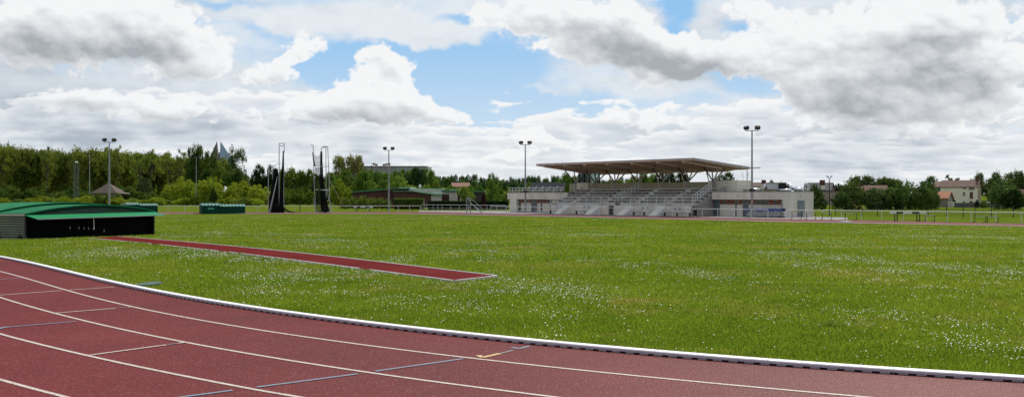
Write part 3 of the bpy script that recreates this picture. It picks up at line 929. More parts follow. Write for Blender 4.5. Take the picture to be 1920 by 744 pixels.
mb.f = [(j * (nx_ + 1) + i, j * (nx_ + 1) + i + 1, (j + 1) * (nx_ + 1) + i + 1, (j + 1) * (nx_ + 1) + i) for j in range(nz_) for i in range(nx_)]
mb.build('lower_net', NETD, cg2)


# ------------------------------------------------------------------ white perimeter railings
def railing(name, pts, label, h=.95, step=None, mids=(), group='white tubular railings round the track', r=.028):
    """pts: ground points of the posts"""
    o = empty(name, pts[0], 0, label, 'railing', group)
    q = [Vector((p[0] - pts[0][0], p[1] - pts[0][1], p[2] - pts[0][2])) for p in pts]
    mb = MB()
    for a, b in zip(q[:-1], q[1:]): mb.tube(a + Vector((0, 0, h)), b + Vector((0, 0, h)), r * 1.25, n=8)
    mb.build('top_rail', WHITE, o)
    for f_ in mids:
        mb = MB()
        for a, b in zip(q[:-1], q[1:]): mb.tube(a + Vector((0, 0, h * f_)), b + Vector((0, 0, h * f_)), r * .7, n=6)
        mb.build('mid_rail', WHITE, o)
    for a in q: MB().tube(a, a + Vector((0, 0, h)), r, n=8).build('post', WHITE, o)
    return o


def orail(u, dv=.9): return G(u, interp_px(list(zip(us, vo)), u) - dv)


railing('track_railing', [orail(u, -.3) for u in (-60, 25, 110, 195, 280, 315, 346, 415, 484, 553, 622, 690, 747, 768, 788)], 'long white railing behind the throwing cage on the far bend', r=.03)
railing('path_railing', [G(u, v) for u, v in ((790, 394.6), (800, 395), (812, 395.2), (821, 395.3), (829, 395.4), (845, 395.6), (861, 395.8), (878, 396.0), (896, 396.2), (913, 396.4), (931, 396.6), (949, 397.0))], 'white railing along the pale path before the dark clipped hedge', mids=(.45,), r=.022, h=1.0)
railing('track_railing', [orail(u) for u in (920, 950, 970, 1005, 1028, 1056, 1097, 1124, 1151, 1182, 1213, 1235, 1261, 1289, 1317, 1346, 1377, 1408, 1440)], 'long white railing running along the track before the grandstand', r=.03)
railing('track_railing', [orail(u) for u in (1473, 1507, 1542, 1578, 1615, 1653, 1694, 1737, 1776, 1821, 1867, 1915, 1965, 2020)], 'long white railing beside the track right of the gap by the low building', r=.03)

# dark wire mesh fence behind the right railing
fp = [G(u, v) for u, v in ((1566, 404.5), (1616, 405), (1645, 405.3), (1694, 405.7), (1740, 406), (1775, 406.4), (1806, 406.8), (1828, 407), (1859, 407.2), (1900, 407.6), (1950, 408), (2010, 408.5))]
o = empty('mesh_fence', fp[0], 0, 'low dark wire mesh fence on the grass behind the right railing', 'fence')
q = [p - fp[0] for p in fp]
for p in q: MB().tube(p, p + Vector((0, 0, 1.35)), .045, n=6).build('post', DARK, o)
mb = MB()
for a, b in zip(q[:-1], q[1:]):
    mb.quad(a + Vector((0, 0, .05)), b + Vector((0, 0, .05)), b + Vector((0, 0, 1.0)), a + Vector((0, 0, 1.0)))
mb.build('wire_mesh', MESHF, o)

# ------------------------------------------------------------------ grandstand and its two low side buildings
SA = Vector((-.7, 143.0, GZ)); EX = Vector((.651, -.759)); EY = Vector((.759, .651)); SROT = math.atan2(EX.y, EX.x)


def tu(u, d=0.0):
    r_ = (u - 960) / F; ax = SA.x + EY.x * d; ay = SA.y + EY.y * d
    return (r_ * ay - ax) / (EX.x - r_ * EX.y)


def zh(v, t, d):
    y = SA.y + EX.y * t + EY.y * d
    return H0 - (v - VH) / F * y - GZ


def side_building(name, label):
    return empty(name, SA, SROT, label, 'building')


HB = 2.92
lb = side_building('changing_room', 'low beige flat roofed building joined to the left end of the grandstand')
tL = 13.1
MB().box(0, tL, 0, 9, 1.95, HB).build('upper_wall', BEIGE, lb)
MB().box(.55, tu(968.5), .004, 8.9, 0, 1.95).build('wall', BEIGE, lb)
MB().box(tu(968.5), tL, .55, 8.9, 0, 1.95).build('wall', BEIGE, lb)
MB().box(-.04, tL, -.04, 9.04, HB, HB + .07).build('roof_edge', M('coping', (.2, .19, .18), .6), lb)


def openings(parent, items, d0, dr):
    for (u0, u1, kind, z0, z1) in items:
        a, b = tu(u0, d0), tu(u1, d0)
        m_ = {'b': BROWNP, 'w': WINM, 'd': GREYD, 's': WINM}[kind]
        nm = {'b': 'brown_panel', 'w': 'window', 'd': 'door', 's': 'window'}[kind]
        e = MB().box(a + .02, b - .02, d0 + dr - .05, d0 + dr - .004, z0, z1).build(nm, m_, parent)
        if kind == 'd':
            MB().box(b - .18, b - .1, d0 + dr - .1, d0 + dr - .05, z0 + .95, z0 + 1.02).build('handle', STEEL, e)
        if kind == 'w':
            MB().box((a + b) / 2 - .025, (a + b) / 2 + .025, d0 + dr - .07, d0 + dr - .05, z0, z1).build('mullion', GREYD, e)


openings(lb, [(968.8, 971.3, 's', .3, 1.93), (972, 977.6, 'b', 1.42, 1.93), (977.8, 985, 'w', 1.42, 1.93), (986, 990.5, 'b', 1.42, 1.93), (991, 1002, 'd', .02, 1.93), (1002.2, 1008.5, 'b', 1.42, 1.93), (1009, 1011.3, 's', .25, 1.93), (1011.6, 1018.5, 'b', 1.42, 1.93), (1018.8, 1030, 'w', 1.42, 1.93)], 0, .55)
MB().box(tu(968.5), tL, .35, .549, 0, .12).build('plinth', CONC, lb)
# roof railing with raking stays
for (d_, nm) in ((.5, 'roof_railing'),):
    mb = MB(); t0_, t1_ = tu(955, .5), tu(1058, .5)
    for zz in (HB + .35, HB + .72): mb.tube((t0_, d_, zz), (t1_, d_, zz), .035, n=6)
    rl = mb.build(nm, WHITE, lb)
    nn_ = 16
    for i in range(nn_ + 1):
        tt = t0_ + (t1_ - t0_) * i / nn_
        MB().tube((tt, d_, HB + .07), (tt, d_, HB + .75), .03, n=6).build('post', WHITE, rl)
        if i > 4 and i % 2: MB().tube((tt - .1, d_, HB + .07), (tt + .5, d_ + .4, HB + 1.0), .035, n=6).build('stay', WHITE, rl)
for (u, v) in ((996, 369), (1021, 369)):
    MB().sphere((tu(u), -.06, zh(v, tu(u), 0)), .07, .07, .09).build('wall_lamp', STEEL, lb)
# dark tilted panels on that roof
sp = empty('roof_panel_row', SA, SROT, 'row of dark tilted panels on the roof of the left low building', 'roof panels')
ta, tb_ = tu(997, 3.0), tu(1060, 3.0)
nP = 8
for i in range(nP):
    a = ta + (tb_ - ta) * i / nP; b = ta + (tb_ - ta) * (i + 1) / nP - .05
    mb = MB(); zl, zt = HB + .25, zh(342.3, (a + b) / 2, 3)
    mb.add([(a, 2.4, zl), (b, 2.4, zl), (b, 3.2, zt), (a, 3.2, zt), (a, 2.46, zl - .05), (b, 2.46, zl - .05), (b, 3.26, zt - .05), (a, 3.26, zt - .05)], [(0, 1, 2, 3), (7, 6, 5, 4), (0, 4, 5, 1), (1, 5, 6, 2), (2, 6, 7, 3), (3, 7, 4, 0)])
    mb.build('panel', PANEL, sp)
    MB().tube((a, 3.3, HB + .05), (a, 3.25, zt - .1), .04, n=6).build('strut', STEEL, sp)

rb = side_building('clubhouse', 'low beige flat roofed building with brown panels right of the grandstand')
t0 = 38.15; t1 = tu(1470); DR = 6.05
tC = tu(1467)
MB().box(t0, t1, 0, DR, 2.02, HB).build('upper_wall', BEIGE, rb)
MB().box(t0, tC, .5, DR - .1, 0, 2.02).build('wall', BEIGE, rb)
MB().box(tC, t1 - .004, .004, DR - .004, 0, 2.02).build('end_wall', BEIGE, rb)
MB().box(t0 + .02, t1 + .04, -.04, DR + .04, HB - .0, HB + .06).build('roof_edge', M('coping', (.2, .19, .18), .6), rb)


def end_d(u):
    r_ = (u - 960) / F; ax = SA.x + EX.x * t1; ay = SA.y + EX.y * t1
    return (r_ * ay - ax) / (EY.x - r_ * EY.y)


openings(rb, [(1331.5, 1334, 'b', 1.45, 1.98), (1334, 1345, 'd', .02, 1.98), (1345.3, 1352, 'b', 1.45, 1.98), (1352.2, 1357, 'w', 1.45, 1.98), (1357.3, 1373.5, 'b', 1.45, 1.98), (1373.8, 1379.5, 's', 1.42, 2.0), (1380, 1387.5, 'b', 1.45, 1.98), (1388, 1399, 'd', .02, 1.98), (1399.5, 1412, 'b', 1.45, 1.98), (1412.5, 1436.5, 'w', 1.45, 1.98), (1437, 1446, 'b', 1.45, 1.98), (1446.3, 1452, 'w', 1.45, 1.98), (1452.3, 1459.5, 'b', 1.45, 1.98), (1461, 1466.6, 's', .8, 2.0)], 0, .5)
MB().box(tu(1375), tu(1376.2), .38, .44, 0, 1.45).build('drain_pipe', GREYD, rb)
dd = MB().box(t1 + .006, t1 + .035, end_d(1495), end_d(1508.3), .1, 1.92).build('door', M('blue_grey_door', (.14, .17, .19), .5), rb)
MB().sphere((t1 + .06, end_d(1501), 2.45), .06, .06, .08).build('wall_lamp', STEEL, rb)
for (u, v) in ((1347.5, 367.5), (1384, 367.5)):
    MB().sphere((tu(u), -.06, zh(v, tu(u), 0)), .06, .06, .08).build('wall_lamp', STEEL, rb)
mb = MB()
for zz in (HB + .35, HB + .72): mb.tube((t0 + .3, .6, zz), (tu(1432, .6), .6, zz), .022, n=6)
rl = mb.build('roof_railing', STEEL, rb)
for i in range(8):
    tt = t0 + .3 + (tu(1432, .6) - t0 - .3) * i / 7; MB().tube((tt, .6, HB + .06), (tt, .6, HB + .74), .022, n=6).build('post', STEEL, rl)
mb = MB()
for zz in (HB + .4, HB + .8): mb.tube((tu(1507, 5.6), 5.6, zz), (tu(1517.5, 5.6), 5.6, zz), .03, n=6)
rl = mb.build('roof_railing', WHITE, rb)
for i in range(4):
    tt = tu(1507.5, 5.6) + (tu(1517, 5.6) - tu(1507.5, 5.6)) * i / 3; MB().tube((tt, 5.6, HB + .06), (tt, 5.6, HB + .82), .03, n=6).build('post', WHITE, rl)
# silver ventilation ducts on that roof
dk = empty('ventilation_duct', SA, SROT, 'silver ventilation ducts and units on the flat roof right of grandstand', 'ventilation duct')
dz = HB + .06


def duct(P, r, nm='duct'):
    mb = MB(); mb.sm = True
    for a, b in zip(P[:-1], P[1:]): mb.tube(a, b, r, n=12)
    for p in P[1:-1]: mb.sphere(p, r, r, r, 10, 8)
    return mb.build(nm, SILVER, dk)


DD = 4.5; T = lambda u: tu(u, DD)
duct([(T(1388), DD, dz + .22), (T(1427), DD, dz + .25), (T(1437), DD, dz + .85), (T(1445), DD, dz + .9)], .17)
MB().box(T(1443), T(1463), DD - .5, DD + .7, dz + .25, dz + .95).build('air_unit', M('unit_grey', (.45, .46, .47), .5), dk, bevel=.03)
MB().box(T(1442), T(1474), DD - .55, DD + .8, dz + .97, dz + 1.05).build('unit_hood', M('hood', (.25, .25, .24), .6), dk)
MB().box(T(1464), T(1474), DD - .4, DD + .6, dz + .3, dz + .95).build('fan_box', DARK, dk)
duct([(T(1474), DD, dz + .82), (T(1479), DD, dz + .82), (T(1486), DD, dz + .3), (T(1505), DD, dz + .22)], .2)
duct([(T(1460), DD - .6, dz + .18), (T(1489), DD - .6, dz + .16)], .14)

gs = empty('grandstand', SA, SROT, 'concrete grandstand with tiered seating under a wide brown wooden roof', 'grandstand')
T0, T1, DF, ZW = 13.2, 38.0, -3.5, 1.25
TG0, TG1 = 24.3, 25.3
NR, RR, RH = 6, .86, .36
DB = -2.4 + NR * RR
MB().box(T0, TG0, DF, DF + .2, 0, ZW).build('front_wall', BEIGE, gs)
MB().box(TG1, T1, DF, DF + .2, 0, ZW).build('front_wall', BEIGE, gs)
MB().box(T0, TG0, DF + .2, -2.4, ZW - .15, ZW - .02).build('walkway', GREYTIER, gs)
MB().box(TG1, T1, DF + .2, -2.4, ZW - .15, ZW - .02).build('walkway', GREYTIER, gs)
MB().box(TG0, TG1, -1.6, -1.5, 0, ZW + .3).build('passage_wall', M('passage_shade', (.1, .095, .085), .9), gs)  # dark colour paints in the shade of the passage opening
poly = [(-2.4, 0.0)]
for k in range(NR):
    poly += [(-2.4 + k * RR, ZW - .02 + (k + 1) * RH), (-2.4 + (k + 1) * RR, ZW - .02 + (k + 1) * RH)]
poly += [(DB, 0)]
mb = MB(); mb.prism(poly, 'x', T0 + .2, TG0); mb.build('seating_tier', GREYTIER, gs)
mb = MB(); mb.prism(poly, 'x', TG1, T1 - .2); mb.build('seating_tier', GREYTIER, gs)
mb = MB(); mb.prism([(p[0] + (.9 if 0 else 0), p[1]) for p in poly if p[0] >= -2.4 + 2 * RR - .01] + [], 'x', TG0, TG1); mb.build('seating_tier', GREYTIER, gs)
AIS = [16.5, 22.3, 28.0, 33.3]; AW = 1.15
cuts = [T0 + .3] + sum([[a - AW / 2, a + AW / 2] for a in AIS], []) + [T1 - .3]
for k in range(NR - 1):
    d_ = -2.4 + k * RR + .3; zz = ZW - .02 + (k + 1) * RH
    for a, b in zip(cuts[::2], cuts[1::2]):
        sb = MB().box(a + .05, b - .05, d_ - .12, d_ + .34, zz + .09, zz + .24).build('seat_row', SEATM, gs)
        mb = MB(); nL = max(2, int((b - a) / 1.5))
        for i in range(nL + 1):
            xx = a + .1 + (b - a - .25) * i / nL; mb.box(xx, xx + .05, d_ + .06, d_ + .28, zz, zz + .10)
        mb.build('seat_bracket', DARK, sb)
for a in AIS:
    st = [(-5.3, 0)]
    nS = 8; zt = ZW
    for i in range(nS): st += [(-5.3 + i * .28, (i + 1) * zt / nS), (-5.3 + (i + 1) * .28, (i + 1) * zt / nS)]
    x0 = -5.3 + nS * .28
    st += [(-2.4, zt)]
    nS2 = NR * 2
    for i in range(nS2): st += [(-2.4 + i * RR / 2, zt + (i + 1) * RH / 2 + .01), (-2.4 + (i + 1) * RR / 2, zt + (i + 1) * RH / 2 + .01)]
    st += [(DB, ZW - .4 + NR * RH), (-2.4, ZW - .3), (x0, 0)]
    mb = MB(); mb.prism(st, 'x', a - AW / 2, a + AW / 2)
    sa = mb.build('aisle_stair', STAIRC, gs)
    for sx in (1,):
        xx = a + sx * (AW / 2 + .03)
        mb = MB()
        for hh in (.5, .95): mb.tube((xx, -5.3, hh + .1), (xx, -3.1, zt + hh), .018, n=6)
        for i in range(6): mb.tube((xx, -5.3 + i * .44, .05 + i * zt / 5), (xx, -5.3 + i * .44, 1.05 + i * (zt - .1) / 5), .018, n=5)
        mb.build('handrail', WHITES, sa)
for (a_, b_) in ((T0, T0 + .2), (T1 - .2, T1)):
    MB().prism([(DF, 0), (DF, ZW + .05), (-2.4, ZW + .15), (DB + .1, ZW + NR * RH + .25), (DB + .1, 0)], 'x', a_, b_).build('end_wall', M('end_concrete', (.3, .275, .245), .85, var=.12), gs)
# railings of the walkway
for (a_, b_) in ((T0 + .1, TG0 - .05), (TG1 + .05, T1 - .1)):
    mb = MB()
    for hh in (.3, .55, .8, 1.1): mb.tube((a_, DF + .1, ZW + hh), (b_, DF + .1, ZW + hh), .028 if hh > 1 else .012, n=6)
    rl = mb.build('walkway_railing', WHITES, gs)
    nn_ = int((b_ - a_) / 1.35)
    for i in range(nn_ + 1):
        tt = a_ + (b_ - a_) * i / nn_
        MB().tube((tt, DF + .1, ZW), (tt, DF + .1, ZW + 1.1), .028, n=6).build('post', WHITES, rl)
# raking railing on the right end and beside the passage
for tt, dA, dB_ in ((T1 - .1, DF + .1, .2), (TG1 + .2, DF + .6, 1.6)):
    mb = MB()
    zA = ZW + .1; zB = ZW + .1 + (dB_ - dA) * .46
    for hh in (.35, .7, 1.1): mb.tube((tt, dA, zA + hh), (tt, dB_, zB + hh), .03, n=6)
    rl = mb.build('stair_railing', WHITES, gs)
    for i in range(8):
        f_ = i / 7; MB().tube((tt, dA + (dB_ - dA) * f_, zA + (zB - zA) * f_), (tt, dA + (dB_ - dA) * f_, zA + (zB - zA) * f_ + 1.1), .026, n=6).build('post', WHITES, rl)
# back wall, end box, cabin
ZT = ZW + NR * RH
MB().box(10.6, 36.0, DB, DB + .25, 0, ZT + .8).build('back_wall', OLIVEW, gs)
MB().box(35.3, 39.6, DB + .3, DB + 3.4, 0, 4.35).build('stair_tower', BEIGE, gs)
MB().box(10.6, 36.2, DB + .25, DB + 3.0, ZT - .5, ZT - .3).build('rear_deck', GREYTIER, gs)
cb = MB().box(12.2, 14.4, DB - .06, DB + 1.8, ZT, ZT + .92).build('commentary_booth', BEIGE, gs)
for tt in (12.25, 13.3, 14.35, 15.5, 16.3): MB().box(tt - .06, tt + .06, DB + .3, DB + .42, ZT + .7, ZT + 2.3).build('booth_post', DARK, cb)
MB().box(12.3, 16.25, DB + .35, DB + .37, ZT + .92, ZT + 2.25).build('booth_pane', GLASS, cb)
# roof with scalloped wooden soffit
RT0, RT1, RD0, RD1 = 11.0, 38.6, -4.0, 7.1
zf, zb = 6.93, 6.08
mb = MB()
na, nb_ = 96, 24


def ztop(d): return zf + (zb - zf) * (d - RD0) / (RD1 - RD0)


def zbot(t, d):
    g_ = max(0, min(1, (d - RD0) / 6.5)); g_ = g_ * g_ * (3 - 2 * g_)
    g_ *= min(1, max(0, (t - RT0) / 1.6)) * min(1, max(0, (RT1 - t) / 1.6))
    g2 = 1 - .55 * max(0, (d - 4.5) / 2.6)
    return ztop(d) - .24 - .10 * g_ - .50 * g_ * g2 * (.5 + .5 * math.cos(2 * PI * (t - 13.8) / 4.17))


for j in range(nb_ + 1):
    d_ = RD0 + (RD1 - RD0) * j / nb_
    for i in range(na + 1):
        t_ = RT0 + (RT1 - RT0) * i / na; mb.v.append((t_, d_, zbot(t_, d_)))
mb.f = [(j * (na + 1) + i, j * (na + 1) + i + 1, (j + 1) * (na + 1) + i + 1, (j + 1) * (na + 1) + i) for j in range(nb_) for i in range(na)]
n0 = len(mb.v)
for (t_, d_) in ((RT0, RD0), (RT1, RD0), (RT1, RD1), (RT0, RD1)): mb.v.append((t_, d_, ztop(d_) - .08))
mb.sm = True
mb.f.append((n0, n0 + 1, n0 + 2, n0 + 3))
n1 = len(mb.v)
for i in range(na + 1): mb.v.append((RT0 + (RT1 - RT0) * i / na, RD1, ztop(RD1) - .09))
for i in range(na): mb.f.append((nb_ * (na + 1) + i, nb_ * (na + 1) + i + 1, n1 + i + 1, n1 + i))
rf = mb.build('roof_soffit', WOODB, gs, fix=False)
mb = MB()
mb.add([(RT0 - .05, RD0 - .05, ztop(RD0)), (RT1 + .05, RD0 - .05, ztop(RD0)), (RT1 + .05, RD1 + .05, ztop(RD1)), (RT0 - .05, RD1 + .05, ztop(RD1)),
        (RT0 - .05, RD0 - .05, ztop(RD0) - .1), (RT1 + .05, RD0 - .05, ztop(RD0) - .1), (RT1 + .05, RD1 + .05, ztop(RD1) - .1), (RT0 - .05, RD1 + .05, ztop(RD1) - .1)],
       [(0, 1, 2, 3), (7, 6, 5, 4), (0, 4, 5, 1), (1, 5, 6, 2), (2, 6, 7, 3), (3, 7, 4, 0)])
mb.build('roof_sheet', ROOFM, gs)
MB().box(RT0, RT1, RD0 - .03, RD0 + .1, zf - .3, zf - .1).build('front_fascia', M('fascia_wood', (.42, .30, .24), .7), gs)
for tt in (RT0, RT1 - .1):   # end fascias follow the slope
    mb = MB(); mb.add([(tt, RD0, zf - .3), (tt, RD1, zb - .3), (tt, RD1, zb - .1), (tt, RD0, zf - .1), (tt + .1, RD0, zf - .3), (tt + .1, RD1, zb - .3), (tt + .1, RD1, zb - .1), (tt + .1, RD0, zf - .1)],
                      [(0, 1, 2, 3), (7, 6, 5, 4), (0, 4, 5, 1), (1, 5, 6, 2), (2, 6, 7, 3), (3, 7, 4, 0)])
    mb.build('end_fascia', M('fascia_pale', (.4, .36, .3), .6), gs)
CT = [11.7, 15.8, 19.6, 23.7, 28.0, 32.2, 36.2]
for k, c in enumerate(CT):
    tb2 = c + .7
    mb = MB()
    mb.add([(tb2 - .13, RD0 + .1, zf - .5), (tb2 + .13, RD0 + .1, zf - .5), (tb2 + .13, RD0 + .1, zf - .2), (tb2 - .13, RD0 + .1, zf - .2),
            (tb2 - .13, 3.5, ztop(3.5) - .62), (tb2 + .13, 3.5, ztop(3.5) - .62), (tb2 + .13, 3.5, ztop(3.5) - .2), (tb2 - .13, 3.5, ztop(3.5) - .2)],
           [(0, 1, 2, 3), (7, 6, 5, 4), (0, 4, 5, 1), (1, 5, 6, 2), (2, 6, 7, 3), (3, 7, 4, 0)])
    mb.build('roof_beam', BEAMW, gs)
    zb0 = ZT + .3
    co = MB().bar((c, DB + .1, ZT - .3), (c, DB + .1, zb0 + .55), .34, .3).build('column', STRUT, gs)
    top = lambda d: ztop(d) - .5
    for (dt, d2, w_, m2) in ((.1, DB - 2.0, .12, M('brace_brown', (.055, .042, .032), .8)), (.1, DB + 2.2, .13, STRUT), (-.45, DB + .35, .12, STRUT), (.55, DB + .5, .17, STRUT)):
        MB().bar((c, DB + .1, zb0 + .5), (c + dt, d2, top(d2)), w_, w_).build('branch', m2, co)
    if k > 0:
        MB().bar((c - .1, DB - .3, ZT), (c - .75, DB - .5, top(DB)), .1, .1).build('front_strut', BEAMW, gs)
MB().tube((RT1 - .2, RD1 - .3, HB), (RT1 - .2, RD1 - .3, zb - .2), .07, n=8).build('end_post', WHITES, gs)
MB().box(RT1, RT1 + 1.6, RD1 - .25, RD1 - .05, zb - .22, zb - .08).build('outrigger', BEAMW, gs)
for tt in (16.2, 30.2, 36.4):
    MB().sphere((tt, -1.2, ztop(-1.2) - .45), .22, .22, .16).build('soffit_lamp', DARK, gs)

# furniture in front of the grandstand
for (u0, u1, lab) in ((1030.5, 1047, 'dark slatted bench at the left end of the grandstand front'), (1079, 1099, 'dark slatted bench between the first and second stairs of the grandstand'), (1186, 1210, 'dark slatted bench between the third and fourth stairs of the grandstand'), (1244, 1296, 'long dark bench along the right end of the grandstand front')):
    a, b = tu(u0, -4.2), tu(u1, -4.2)
    o = empty('bench', SA + Vector((EX.x * a + EY.x * -4.2, EX.y * a + EY.y * -4.2, 0)), SROT, lab, 'bench', 'dark benches before the grandstand')
    L_ = b - a
    MB().box(0, L_, -.16, .16, .42, .47).build('seat', SEATM, o)
    for i in range(max(2, int(L_ / 2) + 1)):
        xx = .2 + (L_ - .4) * i / max(1, int(L_ / 2) if L_ > 4 else 1)
        if xx <= L_: MB().box(xx - .03, xx + .03, -.12, .12, .02, .42).build('leg', DARK, o)
a = tu(1303.5, -4.1)
o = empty('litter_bin', SA + Vector((EX.x * a + EY.x * -4.1, EX.y * a + EY.y * -4.1, .02)), SROT, 'dark litter bin at the right end of the grandstand front', 'litter bin')
MB().tube((0, 0, .12), (0, 0, .72), .17, .2, 14).build('bin_body', DARK, o); MB().tube((0, 0, .72), (0, 0, .77), .22, .22, 14).build('rim', DARK, o); MB().tube((.22, 0, 0), (.22, 0, 1.0), .03, n=6).build('post', DARK, o)
names = ['first stairs', 'second stairs', 'third stairs', 'fourth stairs']
for i, (u0, u1) in enumerate(((1045, 1053), (1096, 1104), (1205.5, 1214), (1266, 1275))):
    for j, u in enumerate((u0, u1)):
        tt = tu(u, DF); o = empty('wall_sign', SA + Vector((EX.x * tt + EY.x * (DF - .02), EX.y * tt + EY.y * (DF - .02), ZW - .32)), SROT,
                                  ('left' if j == 0 else 'right') + ' small blue square sign on the grandstand wall, ' + ['leftmost pair', 'second pair from left', 'third pair from left', 'rightmost pair'][i], 'sign', 'blue signs on the grandstand wall')
        MB().box(-.14, .14, -.012, .012, -.14, .14).build('panel', BLUESIGN, o)
        mb = MB()
        if j == 0: mb.box(-.05, -.015, -.016, -.0125, -.08, .08); mb.box(.02, .055, -.016, -.0125, -.08, .08); mb.box(-.015, .02, -.016, -.0125, -.015, .015)
        else: mb.box(-.055, .055, -.016, -.0125, .03, .06); mb.box(-.02, .015, -.016, -.0125, -.09, .03)
        mb.build('symbol', M('sign_pale', (.5, .55, .62), .5), o)
# covered trolley of hurdles by the right building
ta, tb_ = tu(1398, -1.2), tu(1469, -1.2)
o = empty('hurdle_trolley', SA + Vector((EX.x * ta + EY.x * -1.2, EX.y * ta + EY.y * -1.2, .02)), SROT, 'stacked hurdles under a blue tarpaulin before the right low building', 'trolley')
L_ = tb_ - ta
mb = MB(); n_ = 24
for i in range(n_ + 1):
    for j in range(6):
        zz = 1.0 + .03 * math.sin(i * 1.1 + .4 * j) + (.0 if 0 < j < 5 else -.26 - .03 * math.sin(i * .9))
        yy = (-.42, -.36, -.12, .12, .36, .42)[j]; mb.v.append((L_ * i / n_ + .1, yy, zz))
mb.f = [(i * 6 + j, (i + 1) * 6 + j, (i + 1) * 6 + j + 1, i * 6 + j + 1) for i in range(n_) for j in range(5)]
mb.build('tarpaulin', BLUETARP, o)
for i in range(9):
    xx = .25 + (L_ - 1.2) * i / 8
    mb = MB(); mb.bar((xx, -.38, .05), (xx + .65, -.36, .9), .06, .06); mb.bar((xx, .3, .05), (xx + .65, .3, .9), .06, .06); mb.bar((xx + .3, -.38, .45), (xx + .3, .3, .45), .05, .05)
    mb.add([(xx + .08, -.37, .12), (xx + .5, -.37, .12), (xx + .9, -.35, .7), (xx + .5, -.35, .7)], [(0, 1, 2, 3)])
    mb.build('stacked_hurdle', M('hurdle_grey', (.3, .3, .29), .5), o)
MB().box(0, L_, -.4, .4, .05, .12).build('base', DARK, o)


# ------------------------------------------------------------------ hurdles and barriers on the right, judges' steps
def hurdle(u0, u1, v, label, top=None, h=.72):
    a, b = G(u0, v), G(u1, v); d = (b - a); L = d.length
    o = empty('hurdle', a, math.atan2(d.y, d.x), label, 'hurdle', 'hurdles set out beside the far track')
    MB().box(-.02, L + .02, -.015, .015, h - .08, h).build('crossbar', top or M('bar_grey', (.34, .33, .32), .6), o)
    for xx in (0, L):
        MB().tube((xx, 0, 0), (xx, 0, h - .03), .03, n=6).build('upright', DARK, o)
        MB().tube((xx, -.02, .03), (xx, .62, .03), .03, n=6).build('foot', DARK, o)
    return o


hurdle(1485, 1502.5, 410.6, 'hurdle with yellowish bar before the blue grey door of the low building', YBAR, .86)
hurdle(1512.5, 1529.5, 411.2, 'low dark hurdle at the right corner of the low building')
hurdle(1542, 1559.5, 411.6, 'grey hurdle beside the dark twin lamp post', h=.70)
hurdle(1585, 1606.5, 412.3, 'grey hurdle behind the white board on the far track', h=.72)
hurdle(1735, 1752.5, 415.6, 'low grey hurdle just right of the black and white barrier', h=.62)
hurdle(1828, 1848.5, 416.4, 'left of two low grey hurdles near the right edge', h=.58)
hurdle(1851.5, 1871.5, 416.9, 'right of two low grey hurdles near the right edge', h=.58)


def barrier(u0, u1, v, z0, z1, label):
    a, b = G(u0, v), G(u1, v); d = b - a; L = d.length
    o = empty('steeplechase_barrier', a, math.atan2(d.y, d.x), label, 'barrier', 'black and white steeplechase barriers')
    bm_ = MB().box(0, L, -.06, .06, z0, z1).build('beam', WHITE, o)
    for f0, f1 in ((.17, .36), (.62, .82)):
        MB().box(L * f0, L * f1, -.064, .064, z0 - .003, z1 + .003).build('black_band', REDBAR, bm_)
    for xx in (.13 * L, .2 * L, .76 * L, .84 * L):
        MB().tube((xx, 0, 0), (xx, 0, z0), .045, n=6).build('leg', DARK, o)
    for xx in (.16 * L, .8 * L): MB().tube((xx, -.5, .04), (xx, .5, .04), .045, n=6).build('foot', DARK, o)


barrier(1669, 1735, 414.4, .72, .9, 'black and white steeplechase barrier before the bushes on the right')
barrier(663, 699, 396.6, .62, .9, 'black and white steeplechase barrier near the brown sports hall')

jp = G(874.5, 402.2)
o = empty('judges_steps', jp, 0, 'grey steel judges steps standing at the edge of the far track', 'judges steps')
s_ = jp.y / F
hh = (402.2 - 368) * s_ * .78
w_ = 7.5 * s_
for (xx, yy) in ((0, 0), (w_, 0), (0, .8), (w_, .8)): MB().tube((xx, yy, 0), (xx, yy, hh), .035, n=6).build('post', STEEL, o)
mb = MB()
for zz in (.45, 1.0, hh): mb.tube((0, 0, zz), (w_, 0, zz), .022, n=6); mb.tube((0, .8, zz), (w_, .8, zz), .022, n=6); mb.tube((0, 0, zz), (0, .8, zz), .022, n=6)
mb.tube((0, 0, .45), (w_, 0, 1.0), .018, n=6)
mb.build('bracing', STEEL, o)
MB().box(-.08, w_ + .08, -.05, .85, hh - .38, hh - .3).build('platform', M('platform', (.12, .12, .12), .7), o)
mb = MB().sphere((.18, .2, hh + .1), .28, .2, .26, 10, 7); mb.sphere((.35, .4, hh - .05), .2, .2, .3, 8, 6)
mb.build('tarpaulin_bundle', M('bundle_grey', (.14, .14, .15), .8), o)
ex_ = 32 * s_
for yy in (.05, .75):
    MB().bar((w_, yy, hh - .35), (ex_, yy, .03), .05, .09).build('stringer', STEEL, o)
    MB().tube((w_, yy, hh + .3), (ex_ - .2, yy, .85), .02, n=6).build('handrail', STEEL, o)
    MB().tube((ex_ - .2, yy, .15), (ex_ - .2, yy, .85), .02, n=6).build('rail_post', STEEL, o)
for i in range(8):
    f_ = (i + .5) / 8; xx = w_ + (ex_ - w_) * f_; zz = (hh - .35) * (1 - f_) + .03
    MB().box(xx - .1, xx + .1, .08, .72, zz, zz + .03).build('step', STEEL, o)


# ------------------------------------------------------------------ buildings beyond the field
def frame_at(name, u, Y, rz, label, cat='building'):
    return empty(name, ((u - 960) / F * Y, Y, GZ), rz, label, cat)


